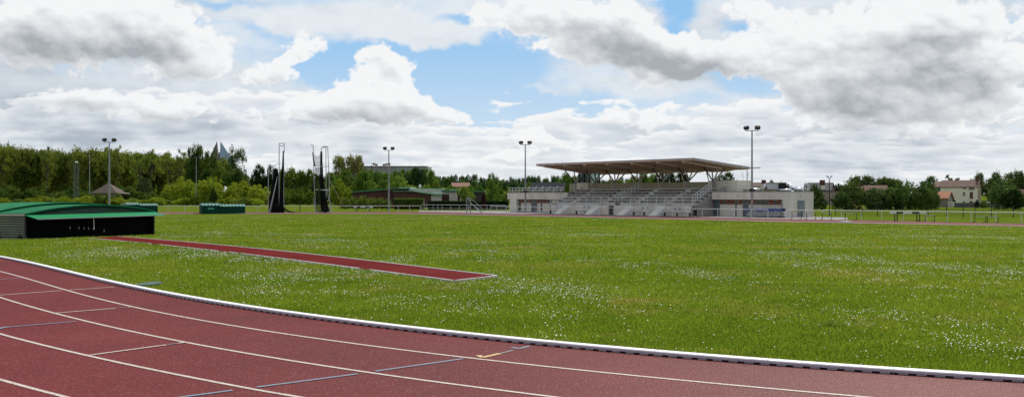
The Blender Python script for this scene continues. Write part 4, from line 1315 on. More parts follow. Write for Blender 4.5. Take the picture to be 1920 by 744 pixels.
def gable_house(o, x0, x1, y0, y1, he, hr, wall, gable, roof, axis='x', over=.3):
    MB().box(x0, x1, y0, y1, 0, he).build('wall', wall, o)
    if axis == 'x':
        ym = (y0 + y1) / 2
        for xx in (x0 + .02, x1 - .02 - .2): MB().prism([(y0, he), (y1, he), (ym, hr)], 'x', xx, xx + .2).build('gable', gable, o)
        k_ = (hr - he) / (ym - y0)
        r_ = MB()
        for sg in (-1, 1):
            ya = y0 - over if sg < 0 else y1 + over; za = he - over * k_
            r_.add([(x0 - over, ya, za), (x1 + over, ya, za), (x1 + over, ym, hr), (x0 - over, ym, hr), (x0 - over, ya, za + .16), (x1 + over, ya, za + .16), (x1 + over, ym, hr + .16), (x0 - over, ym, hr + .16)],
                   [(0, 1, 2, 3), (7, 6, 5, 4), (0, 4, 5, 1), (1, 5, 6, 2), (2, 6, 7, 3), (3, 7, 4, 0)])
        return r_.build('roof', roof, o)
    xm = (x0 + x1) / 2
    for yy in (y0 + .02, y1 - .22): MB().prism([(x0, he), (x1, he), (xm, hr)], 'y', yy, yy + .2).build('gable', gable, o)
    k_ = (hr - he) / (xm - x0); r_ = MB()
    for sg in (-1, 1):
        xa = x0 - over if sg < 0 else x1 + over; za = he - over * k_
        r_.add([(xa, y0 - over, za), (xa, y1 + over, za), (xm, y1 + over, hr), (xm, y0 - over, hr), (xa, y0 - over, za + .16), (xa, y1 + over, za + .16), (xm, y1 + over, hr + .16), (xm, y0 - over, hr + .16)],
               [(0, 1, 2, 3), (7, 6, 5, 4), (0, 4, 5, 1), (1, 5, 6, 2), (2, 6, 7, 3), (3, 7, 4, 0)])
    return r_.build('roof', roof, o)


# cream house on the right
Y = 235.; m = Y / F
hz = lambda v, Y: H0 - (v - VH) / F * Y - GZ
h = frame_at('house', 1833, Y, math.radians(-36), 'three storey cream house with brown roof and dark red shutters', 'house')
Lh, Wh = 8.6, 4.6
he, hr = hz(350, Y), hz(338.5, Y)
rf = gable_house(h, -Lh, 0, 0, Wh, he, hr, HOUSEW, HOUSEG, TILEB, 'x', .25)
MB().box(0.0, .03, .01, Wh - .01, 0, he).build('side_wall', HOUSEG, h)
MB().box(-.75, -.1, Wh * .4, Wh * .62, hr - .6, hr + .85).build('chimney', BRICK, rf)


def win(o, u0, u1, v0, v1, mat, nm='window'):
    # the front wall is turned, so convert picture columns to metres along it
    def xl(u):
        r_ = (u - 960) / F; c, s_ = math.cos(o.rotation_euler.z), math.sin(o.rotation_euler.z); ox, oy = o.location.x, o.location.y
        return (r_ * oy - ox) / (c - r_ * s_)
    a, b = xl(u0), xl(u1); yy = o.location.y + math.sin(o.rotation_euler.z) * a
    f_ = MB().box(a, b, -.05, -.005, hz(v1, yy), hz(v0, yy)).build(nm, mat, o)
    MB().box(a - .1, b + .1, -.12, -.06, hz(v1, yy) - .12, hz(v1, yy) - .004).build('sill', HOUSEG, f_)
    return f_


win(h, 1806, 1811, 349.2, 353.5, WINM); win(h, 1817, 1826.5, 349.2, 355, WINM); win(h, 1818.5, 1824.3, 360, 371.5, SHUT, 'shutter'); win(h, 1806, 1809.3, 360, 366, WINM); win(h, 1818, 1824, 377, 389, SHUT, 'door'); win(h, 1806, 1809, 377, 384, WINM)
h2 = frame_at('house', 1783, Y + 6, math.radians(-36), 'lower brown roofed annex at the left of the cream house', 'house')
gable_house(h2, -4.0, 0.2, .5, 5.0, hz(349.5, Y), hz(340, Y), M('annex_blue', (.07, .085, .1), .8), HOUSEG, TILEB, 'x', .3)
MB().box(-2.2, -1.2, .42, .48, 4.2, 5.6).build('window', M('pale_blind', (.5, .52, .52), .6), h2)
# garage with orange roof
Y2 = 205.
g_ = frame_at('garage', 1777, Y2, math.radians(-40), 'small grey garage with orange tiled roof before the cream house', 'garage')
gl, gw = 3.1, 3.6
gable_house(g_, -gl, 0, 0, gw, hz(371, Y2), hz(360, Y2), M('garage_dark', (.19, .165, .12), .9), M('plank_gable', (.36, .33, .28), .85), TILEO, 'x', .3)
MB().box(.0, .03, .02, gw - .02, 0, hz(371.2, Y2)).build('side_wall', M('garage_front', (.38, .34, .27), .9), g_)
for yy in (.7, 1.8, 2.9): MB().box(.02, .07, yy - .05, yy + .05, 1.5, hz(371.5, Y2) + (.5 if yy != 1.8 else .9)).build('batten', DARK, g_)
MB().box(.02, .06, .05, gw - .05, 1.45, 1.55).build('batten', DARK, g_)
MB().prism([(gw + .02, 2.0), (gw + 2.2, 1.35), (gw + 2.2, 1.2), (gw + .02, 1.85)], 'x', -2.4, .1).build('lean_to_roof', DARK, g_)
MB().box(-.05, .08, gw + 2.0, gw + 2.12, 0, 1.3).build('lean_to_post', DARK, g_)
g3 = frame_at('garden_shed', 1852, 225, -.3, 'tiny white garden shed right of the cream house', 'shed')
MB().box(-.7, .7, 0, 1.5, 0, hz(377.5, 225)).build('wall', HOUSEW, g3); MB().box(-1.1, .9, -.2, 1.7, hz(377.5, 225), hz(376.5, 225) + .05).build('roof', DARK, g3)
g4 = frame_at('house', 1914, 240, -.5, 'reddish house half hidden by the tree at the right edge', 'house')
gable_house(g4, -1, 8, 0, 6, hz(370, 240), hz(356, 240), M('pinkish_wall', (.3, .22, .19), .9), HOUSED, TILER, 'x')
w_ = win(g4, 1914, 1919, 375, 384, WINM)
# garden wall
a = PT(1790, 389, 200); b = PT(1862, 389, 200)
mb = MB().box(a.x, b.x + 14, 200, 200.3, GZ, GZ + 1.0)
wl = mb.build('garden_wall', M('dark_wall', (.09, .085, .075), .9)); tag(wl, 'low dark garden wall at the foot of the cream house', 'wall')
# grey slate house behind the right low building
Y = 260.
h = frame_at('house', 1557, Y, math.radians(-33), 'slate roofed house with brick chimney behind the right low building', 'house')
rf = gable_house(h, -6.3, 0, 0, 4.2, hz(356, Y), hz(343, Y), HOUSED, HOUSED, SLATE, 'x', .3)
MB().box(-3.2, -1.9, .9, 1.8, hz(345, Y), hz(337.2, Y)).build('chimney', BRICK, rf)
MB().box(-2.6, -1.5, -.05, .8, hz(356, Y), hz(347.5, Y)).build('dormer', HOUSEW, rf)
MB().box(-6.0, 4.2, -3, -.2, 0, hz(359, Y)).build('porch_wall', M('mauve_wall', (.3, .24, .21), .9), h)
MB().box(-6.2, 4.4, -3.3, 0, hz(358.8, Y), hz(357.5, Y)).build('porch_roof', TILER, h)
# red roofs between the bushes
h = frame_at('house', 1641, 250, -.25, 'long house with dark red roof between the round bushes', 'house')
gable_house(h, -2.4, 3.0, 0, 5, hz(357, 250), hz(348.5, 250), M('pale_brick', (.36, .22, .17), .9), HOUSED, TILER, 'x')
h = frame_at('house', 1619, 262, .1, 'orange brick house showing between two round bushes', 'house')
rf = gable_house(h, -2, 3, 0, 5, hz(356, 262), hz(350, 262), M('orange_brick', (.36, .17, .11), .9), HOUSED, TILER, 'x')
MB().box(-.2, .4, 2, 2.7, hz(352, 262), hz(344.5, 262)).build('chimney', BRICK, rf)
# brown roof with chimney seen over the right building
Y = 200.
h = frame_at('house', 1418, Y, -.1, 'house with dark brown roof and brick chimney seen behind the flat roof', 'house')
rf = gable_house(h, -2.6, 4.0, 0, 6, hz(351, Y), hz(343, Y), HOUSED, HOUSED, M('dark_tile', (.075, .04, .035), .9), 'x')
MB().box(1.6, 2.45, 2.6, 3.4, hz(346, Y), hz(337, Y)).build('chimney', BRICK, rf)

# brown sports hall with green fascia
Y = 195.; m = Y / F
o = frame_at('sports_hall', 746, Y, 0, 'low brown sports hall with green edged roof behind the hedge', 'sports hall')
X = lambda u: (u - 746) * m
hv = lambda v: hz(v, Y)
MB().prism([(X(657), 0), (X(768), 0), (X(768), hv(353.5)), (X(746), hv(353.5)), (X(657), hv(361))], 'y', 2, 14).build('wall', BROWNH, o)
mb = MB(); mb.prism([(X(655), hv(361.5)), (X(746), hv(354)), (X(746), hv(351.6)), (X(655), hv(359.3))], 'y', 1.4, 14.5); mb.build('roof_edge', FASCIA, o)
MB().box(X(746), X(768.5), 1.45, 14.5, hv(353.4), hv(351)).build('roof_edge', FASCIAL, o)
MB().prism([(X(741), 0), (X(829), 0), (X(829), hv(367)), (X(777), hv(358.5)), (X(741), hv(358.5))], 'y', -2, 1.2).build('wall', BROWNH, o)
MB().box(X(739), X(777), -2.6, 1.3, hv(359.6), hv(357.6)).build('roof_edge', FASCIA, o)
mb = MB(); mb.prism([(X(777), hv(359.6)), (X(829.5), hv(367.6)), (X(829.5), hv(365.3)), (X(777), hv(357.4))], 'y', -2.6, 1.3); mb.build('roof_edge', M('mid_fascia', (.1, .24, .13), .5), o)
mb = MB(); mb.prism([(X(765), hv(357.3)), (X(830), hv(363.6)), (X(842), hv(364.2)), (X(842), hv(356.5)), (X(830), hv(356)), (X(768), hv(353.4))], 'y', 1.35, 9); mb.build('roof_slope', ROOFBEI, o)
MB().box(X(768.6), X(829), 1.5, 9.2, hv(356.1), hv(353.2)).build('roof_edge', FASCIAL, o)
mb = MB(); mb.prism([(X(808), hv(361.5)), (X(842), hv(364.5)), (X(842), hv(361)), (X(812), hv(360.5))], 'y', 1.1, 1.3); mb.build('roof_light', ROOFWHT, o)
MB().box(X(810), X(829.5), -2.1, -2.02, 0, hv(366.5)).build('pale_panel', ROOFBEI, o)
MB().box(X(829), X(842), .5, 9, 0, hv(364.6)).build('wall', BROWNH, o)
MB().box(X(842), X(857.5), .2, 9, 0, hv(359.6)).build('wall', ROOFBEI, o)
MB().box(X(857.5), X(861), 1.5, 9, 0, hv(359.6)).build('wall', BROWNH, o)
MB().box(X(829), X(866), -.2, 9.3, hv(359.5), hv(355.2)).build('roof_edge', FASCIA, o)
MB().box(X(843), X(865.5), -.26, -.21, hv(357.2), hv(355)).build('roof_trim', FASCIAL, o)
mb = MB().tube((X(785), 3, hv(356)), (X(785), 3, hv(350)), .1, n=8); mb.build('vent_pipe', STEEL, o)
MB().sphere((X(785), 3, hv(348.5)), .32, .12, .36, 12, 8).build('dish', M('dish_white', (.6, .58, .54), .5), o)
o = frame_at('pavilion', 896, 192, 0, 'small dark pavilion with green roof edge behind the light green tree', 'pavilion')
MB().box(-1.0, 1.3, 0, 6, 0, hz(360.5, 192)).build('wall', M('pav_dark', (.04, .03, .028), .8), o); MB().box(-1.4, 1.5, -.4, 6.4, hz(360.3, 192), hz(358, 192)).build('roof', FASCIA, o)

# orange roof far behind
o = frame_at('house', 864, 420, .1, 'far house with orange roof among the trees above the sports hall', 'house')
gable_house(o, -3.8, 3.9, 0, 8, hz(350, 420), hz(343, 420), M('pink_wall', (.4, .26, .2), .9), HOUSED, M('far_orange', (.17, .07, .045), .8), 'x')
# brown pyramid roof house on the left
Y = 250.
o = frame_at('pyramid_roof_house', 193, Y, 0, 'house with brown pyramid roof among shrubs before the left wood', 'house')
m = Y / F
mb = MB(); zz = hz(362, Y); zt = hz(342.5, Y)
mb.add([(-24 * m, 0, zz), (26 * m, 0, zz), (26 * m, 7, zz), (-24 * m, 7, zz), (0, 3.5, zt)], [(0, 1, 4), (1, 2, 4), (2, 3, 4), (3, 0, 4), (3, 2, 1, 0)]); mb.build('roof', M('brown_shingle', (.075, .055, .04), .9, var=.15), o)
MB().box(-21 * m, 23 * m, .5, 6.5, 0, zz).build('wall', M('tan_wall', (.14, .12, .085), .9), o)
MB().box(27 * m, 36 * m, 1, 5, hz(363, Y), hz(361.5, Y)).build('flat_roof', ROOFBEI, o)
# white tent top among the shrubs
Y = 262.; m = Y / F
o = frame_at('white_tent', 421, Y, 0, 'white pointed tent top peeking out of the yellow green shrubs', 'tent')
mb = MB(); mb.add([(-6.5 * m, 0, hz(358, Y)), (7.5 * m, 0, hz(358.5, Y)), (6 * m, 3, hz(358, Y)), (-6 * m, 3, hz(358, Y)), (-2.5 * m, 1.5, hz(348.6, Y))], [(0, 1, 4), (1, 2, 4), (2, 3, 4), (3, 0, 4)]); mb.build('canopy', TENT, o)
MB().box(-6 * m, 7 * m, .1, 2.9, 0, hz(358.4, Y)).build('tent_wall', TENT, o)

GN = ('dark low bush deep under the trees of the left wood', 'undergrowth of the left wood')
# glass pyramid split into shards, far beyond the wood
Y = 900.; m = Y / F
o = frame_at('glass_tower', 415, Y, 0, 'split pyramid tower of blue and dark glass rising behind the wood', 'tower')
X = lambda u: (u - 415) * m
z = lambda v: hz(v, Y)
MB().add([(X(407.6), 0, 0), (X(480), 6, 0), (X(440), 45, 0), (X(408.3), 30, 0), (X(408.6), 8, z(264))], [(0, 1, 4), (1, 2, 4), (2, 3, 4), (3, 0, 4), (3, 2, 1, 0)]).build('blue_shard', PYRB, o)
MB().add([(X(352), 8, 0), (X(402.2), 4, 0), (X(401.2), 34, 0), (X(380), 45, 0), (X(399.6), 12, z(263.5))], [(0, 1, 4), (1, 2, 4), (2, 3, 4), (3, 0, 4), (3, 2, 1, 0)]).build('dark_shard', PYRP, o)
MB().box(X(399.5), X(408), 18, 40, 0, z(284)).build('link_block', PYRD, o)
# long grey hall with steel masts
Y = 700.; m = Y / F
o = frame_at('grey_hall', 740, Y, 0, 'long flat grey hall on the hill behind the sports hall', 'hall')
X = lambda u: (u - 740) * m
MB().box(X(668), X(800), 0, 40, 0, hz(312.5, Y)).build('wall', HALLG, o)
MB().box(X(667), X(800.5), -1, 41, hz(312.4, Y), hz(311.2, Y)).build('roof', M('hall_roof', (.33, .35, .36), .6), o)
for (u0, u1, sg) in ((677, 684, 1), (700, 709, -1), (719, 733, 1)):
    mb = MB(); zz = hz(312, Y)
    mb.bar((X(u0), -3, hz(309.5 if sg > 0 else 306.5, Y)), (X(u1), -3, hz(306.5 if sg > 0 else 309.5, Y)), 1.2, .9)
    mb.bar((X(u0), -3, hz(311 if sg > 0 else 308, Y)), (X(u1), -3, hz(308 if sg > 0 else 311, Y)), 1.2, .5)
    for uu in (u0 + 1, (u0 + u1) / 2, u1 - 1): mb.bar((X(uu), -3, zz - 3.5), (X(uu), -3, hz(307.5, Y)), .5, .5)
    mb.build('roof_mast', PINKM, o)


# ------------------------------------------------------------------ trees and bushes
def crown_mesh(name, lobes, nclump, nleaf, sig, size, seed, shell=.55, flat=1.0):
    """leaf clumps spread over a set of ellipsoid lobes (c, rx, rz); unit height tree, unit diameter"""
    g = np.random.default_rng(seed)
    lob = np.array([(c[0], c[1], c[2], rx, rz) for c, rx, rz in lobes])
    wts = lob[:, 3] ** 2; wts = wts / wts.sum()
    idx = g.choice(len(lob), nclump, p=wts)
    d = g.normal(size=(nclump, 3)); d /= np.linalg.norm(d, axis=1)[:, None]
    rad = shell + (1 - shell) * g.random(nclump) ** .6
    L = lob[idx]
    c = L[:, :3] + d * rad[:, None] * np.stack([L[:, 3], L[:, 3], L[:, 4]], 1)
    n = nclump * nleaf
    cs = np.repeat(c, nleaf, 0); dd = np.repeat(d, nleaf, 0)
    p = cs + g.normal(size=(n, 3)) * sig * np.array([1, 1, flat])
    p[:, 2] = np.maximum(p[:, 2], .01)
    nrm = dd * .9 + g.normal(size=(n, 3)) * .6 + np.array([0, 0, .3]); nrm /= np.linalg.norm(nrm, axis=1)[:, None]
    a = np.cross(nrm, g.normal(size=(n, 3))); a /= np.linalg.norm(a, axis=1)[:, None]; b = np.cross(nrm, a)
    s_ = size * (.6 + .8 * g.random(n))[:, None]
    V = np.empty((n, 4, 3), np.float32)
    V[:, 0] = p - a * s_; V[:, 1] = p - b * s_ * .6; V[:, 2] = p + a * s_; V[:, 3] = p + b * s_ * .6
    o = np_mesh(name, V.reshape(-1, 3), n, LEAF, k=4)
    me = o.data; bpy.data.objects.remove(o)
    return me


def trunk_mesh(name, top, r, lobes, seed, nl=7):
    g = random.Random(seed); mb = MB()
    p = Vector((0, 0, -.01)); q = Vector((g.uniform(-.02, .02), g.uniform(-.02, .02), top))
    mb.tube(p, q, r, r * .6, 8); mb.tube(q, q + Vector((0, 0, (1 - top) * .5)), r * .6, r * .2, 6)
    for (c, rx, rz) in lobes[:nl]:
        s_ = q * g.uniform(.6, 1.0); e = Vector(c)
        mid = s_.lerp(e, .5) + Vector((0, 0, .03)); mb.tube(s_, mid, r * .4, r * .25, 6); mb.tube(mid, e, r * .25, r * .1, 5)
    o = mb.build(name, BARK); me = o.data; bpy.data.objects.remove(o)
    return me


PROTO = {}


def proto(kind, k):
    key = (kind, k)
    if key in PROTO: return PROTO[key]
    g = random.Random(hash(kind) % 1 + k * 31 + len(kind) * 7); seed = k * 13 + len(kind) * 101
    if kind == 'broad':
        lobes = [((0, 0, .62), .3, .3)] + [((.28 * math.cos(a + g.random()), .28 * math.sin(a + g.random()), g.uniform(.4, .78)), g.uniform(.16, .24), g.uniform(.13, .2)) for a in np.linspace(0, 2 * PI, 8, endpoint=False)] + [((g.uniform(-.12, .12), g.uniform(-.12, .12), g.uniform(.78, .88)), .15, .11) for _ in range(3)]
        cm = crown_mesh('crown', lobes, 170, 20, .035, .026, seed); tm = trunk_mesh('trunk', .4, .03, lobes[1:], seed)
    elif kind == 'wood':
        lobes = [((0, 0, .5), .34, .42), ((0, 0, .7), .36, .2)] + [((.3 * math.cos(a + g.random()), .3 * math.sin(a + g.random()), g.uniform(.2, .82)), g.uniform(.16, .24), g.uniform(.12, .2)) for a in np.linspace(0, 2 * PI, 11, endpoint=False)] + [((g.uniform(-.28, .28), g.uniform(-.28, .28), g.uniform(.82, .91)), .17, .08) for _ in range(6)]
        cm = crown_mesh('crown', lobes, 420, 18, .03, .019, seed, .5); tm = trunk_mesh('trunk', .3, .014, lobes[1:], seed, 3)
    elif kind == 'sparse':
        lobes = [((.3 * math.cos(a + g.random()), .3 * math.sin(a + g.random()), g.uniform(.55, .86)), g.uniform(.1, .17), g.uniform(.04, .07)) for a in np.linspace(0, 2 * PI, 8, endpoint=False)] + [((g.uniform(-.15, .15), g.uniform(-.15, .15), g.uniform(.8, .95)), .14, .045) for _ in range(4)] + [((0, 0, .3), .25, .28)]
        cm = crown_mesh('crown', lobes, 120, 16, .03, .019, seed, .3, .5); tm = trunk_mesh('trunk', .6, .022, lobes, seed, 12)
    elif kind == 'round':
        lobes = [((0, 0, .52), .42, .42)] + [((.3 * math.cos(a), .3 * math.sin(a), g.uniform(.3, .75)), .2, .2) for a in np.linspace(0, 2 * PI, 7, endpoint=False)] + [((.05, 0, .8), .22, .17)]
        cm = crown_mesh('crown', lobes, 230, 20, .03, .024, seed, .7); tm = trunk_mesh('trunk', .3, .035, lobes[1:], seed)
    elif kind == 'bush':
        lobes = [((0, 0, .42), .4, .42)] + [((.3 * math.cos(a + g.random() * .6), .3 * math.sin(a + g.random() * .6), g.uniform(.2, .6)), g.uniform(.16, .24), g.uniform(.18, .3)) for a in np.linspace(0, 2 * PI, 8, endpoint=False)] + [((g.uniform(-.2, .2), g.uniform(-.2, .2), .78), .16, .2) for _ in range(3)]
        cm = crown_mesh('foliage', lobes, 220, 20, .035, .027, seed, .6); tm = None
    elif kind == 'tower':     # several upright leaders
        lobes = [((g.uniform(-.26, .26), g.uniform(-.26, .26), z_), .19, .14) for z_ in np.linspace(.2, .9, 16)] + [((0, 0, .45), .25, .35)] + [((g.uniform(-.2, .2), 0, .93), .1, .07) for _ in range(3)]
        cm = crown_mesh('crown', lobes, 230, 18, .03, .021, seed, .5); tm = trunk_mesh('trunk', .5, .025, lobes, seed, 12)
    elif kind == 'conifer':
        lobes = []
        for z_ in np.linspace(.12, .97, 16):
            rr = .46 * (1 - z_) + .03
            for a in np.linspace(0, 2 * PI, 6, endpoint=False): lobes.append(((rr * .6 * math.cos(a + z_ * 9), rr * .6 * math.sin(a + z_ * 9), z_), rr * .5, .03))
        cm = crown_mesh('crown', lobes, 230, 14, .02, .022, seed, .2, .5); tm = trunk_mesh('trunk', .8, .025, lobes, seed, 0)
    elif kind == 'bare':
        lobes = [((g.uniform(-.4, .4), g.uniform(-.3, .3), g.uniform(.5, .98)), .07, .05) for _ in range(18)]
        cm = crown_mesh('crown', lobes, 50, 8, .03, .013, seed, .2); tm = trunk_mesh('trunk', .45, .02, lobes, seed, 18)
    PROTO[key] = (cm, tm)
    return PROTO[key]


def tree(kind, u, wpx, vtop, Y, col, label, group=None, cat='tree', name=None, k=None, vbase=None):
    k = random.randrange(3) if k is None else k
    cm, tm = proto(kind, k)
    base = Vector(((u - 960) / F * Y, Y, GZ)) if vbase is None else PT(u, vbase, Y)
    hgt = H0 - (vtop - VH) / F * Y - base.z; w = wpx / F * Y
    jit = random.uniform(.85, 1.15)
    c = (col[0] * jit, col[1] * jit * random.uniform(.95, 1.05), col[2] * jit, 1)
    if tm is None:
        o = bpy.data.objects.new(name or 'bush', cm); COL.objects.link(o)
        o.color = c; root = o
    else:
        root = bpy.data.objects.new(name or {'conifer': 'conifer_tree'}.get(kind, 'tree'), None); COL.objects.link(root)
        o = bpy.data.objects.new('crown', cm); COL.objects.link(o); o.parent = root; o.color = c
        t_ = bpy.data.objects.new('trunk', tm); COL.objects.link(t_); t_.parent = root
    root.location = base; root.scale = (w, w, hgt); root.rotation_euler = (0, 0, random.random() * 2 * PI)
    return tag(root, label, cat, group)


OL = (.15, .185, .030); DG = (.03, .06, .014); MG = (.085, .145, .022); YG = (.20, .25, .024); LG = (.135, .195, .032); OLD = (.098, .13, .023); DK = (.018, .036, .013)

GW = ('tall olive tree of the dark wood along the left horizon', 'tall trees of the left wood')
for i in range(40):          # front rank of the wood
    u = -260 + i * 17.5 + random.uniform(-6, 6)
    vt = np.interp(u, [-260, 0, 60, 160, 230, 300, 340, 420, 470], [268, 271, 279, 279, 281, 288, 290, 300, 318]) + random.uniform(-3, 6)
    tree('wood', u, random.uniform(54, 76), vt, random.uniform(305, 335), (OL, OL, OLD, OLD)[i % 4], *GW)
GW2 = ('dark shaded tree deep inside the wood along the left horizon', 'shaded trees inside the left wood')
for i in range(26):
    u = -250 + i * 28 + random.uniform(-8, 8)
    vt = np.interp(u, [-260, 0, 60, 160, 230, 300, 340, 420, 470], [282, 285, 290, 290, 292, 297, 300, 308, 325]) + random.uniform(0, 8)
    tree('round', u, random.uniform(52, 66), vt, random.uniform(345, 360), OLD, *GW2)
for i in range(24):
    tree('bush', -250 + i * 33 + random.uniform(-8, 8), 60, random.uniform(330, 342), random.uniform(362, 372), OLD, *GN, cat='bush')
GS = ('thin leafed tree with open umbrella crown rising above the left wood', 'open crowned trees above the left wood')
for (u, w, vt) in [(5, 34, 266), (88, 40, 273), (205, 44, 271), (222, 30, 270), (262, 46, 276), (285, 38, 276), (318, 46, 275), (338, 34, 278)]:
    tree('sparse', u, w, vt, 300, OL, *GS)
GD = ('dense mid green tree with ragged top left of the split glass tower', 'ragged green trees left of the tower')
for (u, w, vt) in [(356, 34, 276), (375, 36, 275), (392, 34, 283), (366, 30, 285)]:
    tree('tower', u, w, vt, 292, (.055, .10, .02), *GD)
tree('tower', 443, 44, 279, 290, (.058, .105, .022), 'tall ragged green tree just right of the split glass tower')
tree('round', 410, 46, 306, 296, OLD, 'olive tree hiding the foot of the split glass tower')
tree('round', 428, 36, 318, 290, MG, 'mid green tree under the tall ragged one right of the tower')
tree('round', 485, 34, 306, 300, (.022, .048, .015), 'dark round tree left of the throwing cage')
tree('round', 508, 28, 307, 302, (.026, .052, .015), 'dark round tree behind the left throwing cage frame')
GM = ('mid green tree between the two throwing cage frames', 'green trees between the cage frames')
for (u, w, vt, c) in [(545, 40, 312, OL), (566, 36, 316, MG), (583, 30, 313, MG), (530, 26, 314, OL)]:
    tree('broad', u, w, vt, 300, c, *GM)
GF = ('dark olive tree in the gap behind the throwing cage', 'dark trees filling the gap behind the cage')
for i, u in enumerate(range(492, 640, 14)):
    tree('round', u, 34, 321 + random.uniform(0, 8), 325, ((.06, .09, .02), (.08, .11, .024))[i % 2], *GF)
for i, u in enumerate(range(486, 650, 16)):
    tree('bush', u, 34, 345 + random.uniform(0, 8), 285, (.07, .11, .02), 'dim green bush low in the gap behind the throwing cage', 'dim bushes behind the cage', cat='bush')
tree('conifer', 550, 34, 331, 280, (.014, .026, .012), 'dark conifer standing right of the left cage frame', name='conifer_tree')
tree('conifer', 588, 30, 327, 280, (.014, .026, .012), 'dark conifer standing behind the right cage frame', name='conifer_tree')
for (u, w, vt, lab) in [(640, 42, 291, 'tall light crowned tree right of the cage, leftmost of two'), (666, 42, 290, 'tall light crowned tree right of the cage, rightmost of two')]:
    tree('wood', u, w, vt, 320, (.15, .16, .045), lab)
GQ = ('mid green tree hiding the foot of the long grey hall', 'trees below the long grey hall')
for i, u in enumerate(range(676, 815, 9)):
    tree(('round', 'broad')[i % 2], u, 24, 311.5 + random.uniform(0, 7) + (3 if 700 < u < 740 else 0), random.uniform(310, 330), (MG, (.06, .11, .02), LG)[i % 3], *GQ)
GU = ('leafy bush filling the ground below the wooded hill', 'bushes below the wooded hill')
for i, u in enumerate(range(770, 1085, 13)):
    tree('bush', u + random.uniform(-4, 4), 30, 346 + random.uniform(0, 10), random.uniform(290, 330), (MG, (.06, .11, .02), LG)[i % 3], *GU, cat='bush')
GR = ('green broadleaf tree behind the brown sports hall', 'broadleaf trees behind the sports hall')
for (u, w, vt, c) in [(622, 36, 318, MG), (648, 44, 313, MG), (680, 44, 318, MG), (700, 44, 326, (.05, .1, .018)), (725, 40, 322, MG), (748, 36, 327, LG), (660, 50, 330, (.05, .095, .02)), (690, 50, 336, LG), (720, 46, 336, MG), (742, 44, 338, MG), (817, 22, 336, LG), (800, 30, 344, LG), (855, 26, 349, MG), (880, 26, 345, MG), (838, 24, 350, LG), (930, 30, 345, MG), (785, 36, 348, MG), (770, 30, 345, LG)]:
    tree('broad', u, w, vt, random.uniform(240, 290), c, *GR)
tree('round', 780, 48, 312.5, 300, (.026, .055, .017), 'large dark round tree above the sports hall roof')
tree('conifer', 697, 18, 305, 600, (.012, .022, .014), 'dark spreading conifer in front of the long grey hall', name='conifer_tree')
tree('tower', 922, 34, 327, 178, (.10, .17, .028), 'light green conical tree left of the low changing building', k=1)
tree('broad', 873, 34, 346, 182, LG, 'light green leafy tree before the sports hall pavilion')
tree('round', 907, 10, 361, 150, (.04, .012, .014), 'small purple leafed tree on a thin stem before the clipped hedge')

# shrubs along the foot of the wood
G1 = ('yellow green shrub in the belt before the left wood', 'yellow green shrubs before the wood')
for i in range(24):
    u = -220 + i * 22 + random.uniform(-7, 7)
    tree('bush', u, random.uniform(32, 48), random.uniform(344, 366), random.uniform(255, 272), (LG, MG, YG, MG)[i % 4] if u > 300 else ((.05, .095, .018), (.08, .125, .022))[i % 2], *G1, cat='bush')
G2 = ('low bright green shrub at the front of the shrub belt', 'low shrubs of the belt behind the bend')
for i in range(30):
    u = -210 + i * 24 + random.uniform(-8, 8)
    tree('bush', u, random.uniform(28, 44), random.uniform(366, 375), random.uniform(236, 250), (YG, LG, YG)[i % 3], *G2, cat='bush')
G3 = ('tall yellow green bush behind the small green equipment shed', 'tall yellow green bushes behind the shed')
for (u, w, vt) in [(340, 40, 331), (352, 34, 336), (378, 34, 336), (398, 44, 331), (318, 36, 345), (440, 40, 340), (462, 44, 338), (482, 36, 345), (432, 34, 348), (498, 30, 350), (410, 30, 352)]:
    tree('bush', u, w, vt, random.uniform(246, 262), YG, *G3, cat='bush')
for u_ in (170, 186, 203, 220):
    tree('bush', u_, 22, random.uniform(360.5, 364), 243, (.10, .14, .024), 'small bush hiding the wall of the pyramid roofed house', 'bushes before the pyramid roofed house', cat='bush')
tree('bush', 270, 36, 331, 262, (.055, .075, .03), 'grey green tall bush right of the pyramid roofed house', cat='bush')
tree('bush', 400, 16, 350, 240, (.03, .06, .015), 'narrow dark green bush before the white tent', cat='bush')
G4 = ('yellow green shrub seen between the throwing cage frames', 'shrubs between the cage frames')
for (u, w, vt) in [(545, 30, 352), (562, 30, 356), (580, 28, 354), (598, 24, 350), (530, 28, 356)]:
    tree('bush', u, w, vt, random.uniform(244, 262), (.10, .15, .02), *G4, cat='bush')
tree('bush', 637, 42, 336, 242, (.17, .22, .02), 'large bright yellow green bush right of the cage', cat='bush')
tree('bush', 655, 26, 350, 238, YG, 'smaller yellow green bush at the left end of the sports hall', cat='bush')
G5 = ('low green shrub before the wall of the brown sports hall', 'low shrubs before the sports hall')
for (u, w, vt) in [(646, 24, 369), (662, 26, 368), (680, 26, 366), (697, 24, 369), (712, 24, 370), (727, 20, 372), (752, 14, 374), (770, 14, 376)]:
    tree('bush', u, w, vt, random.uniform(176, 184), (.10, .14, .025), *G5, cat='bush')

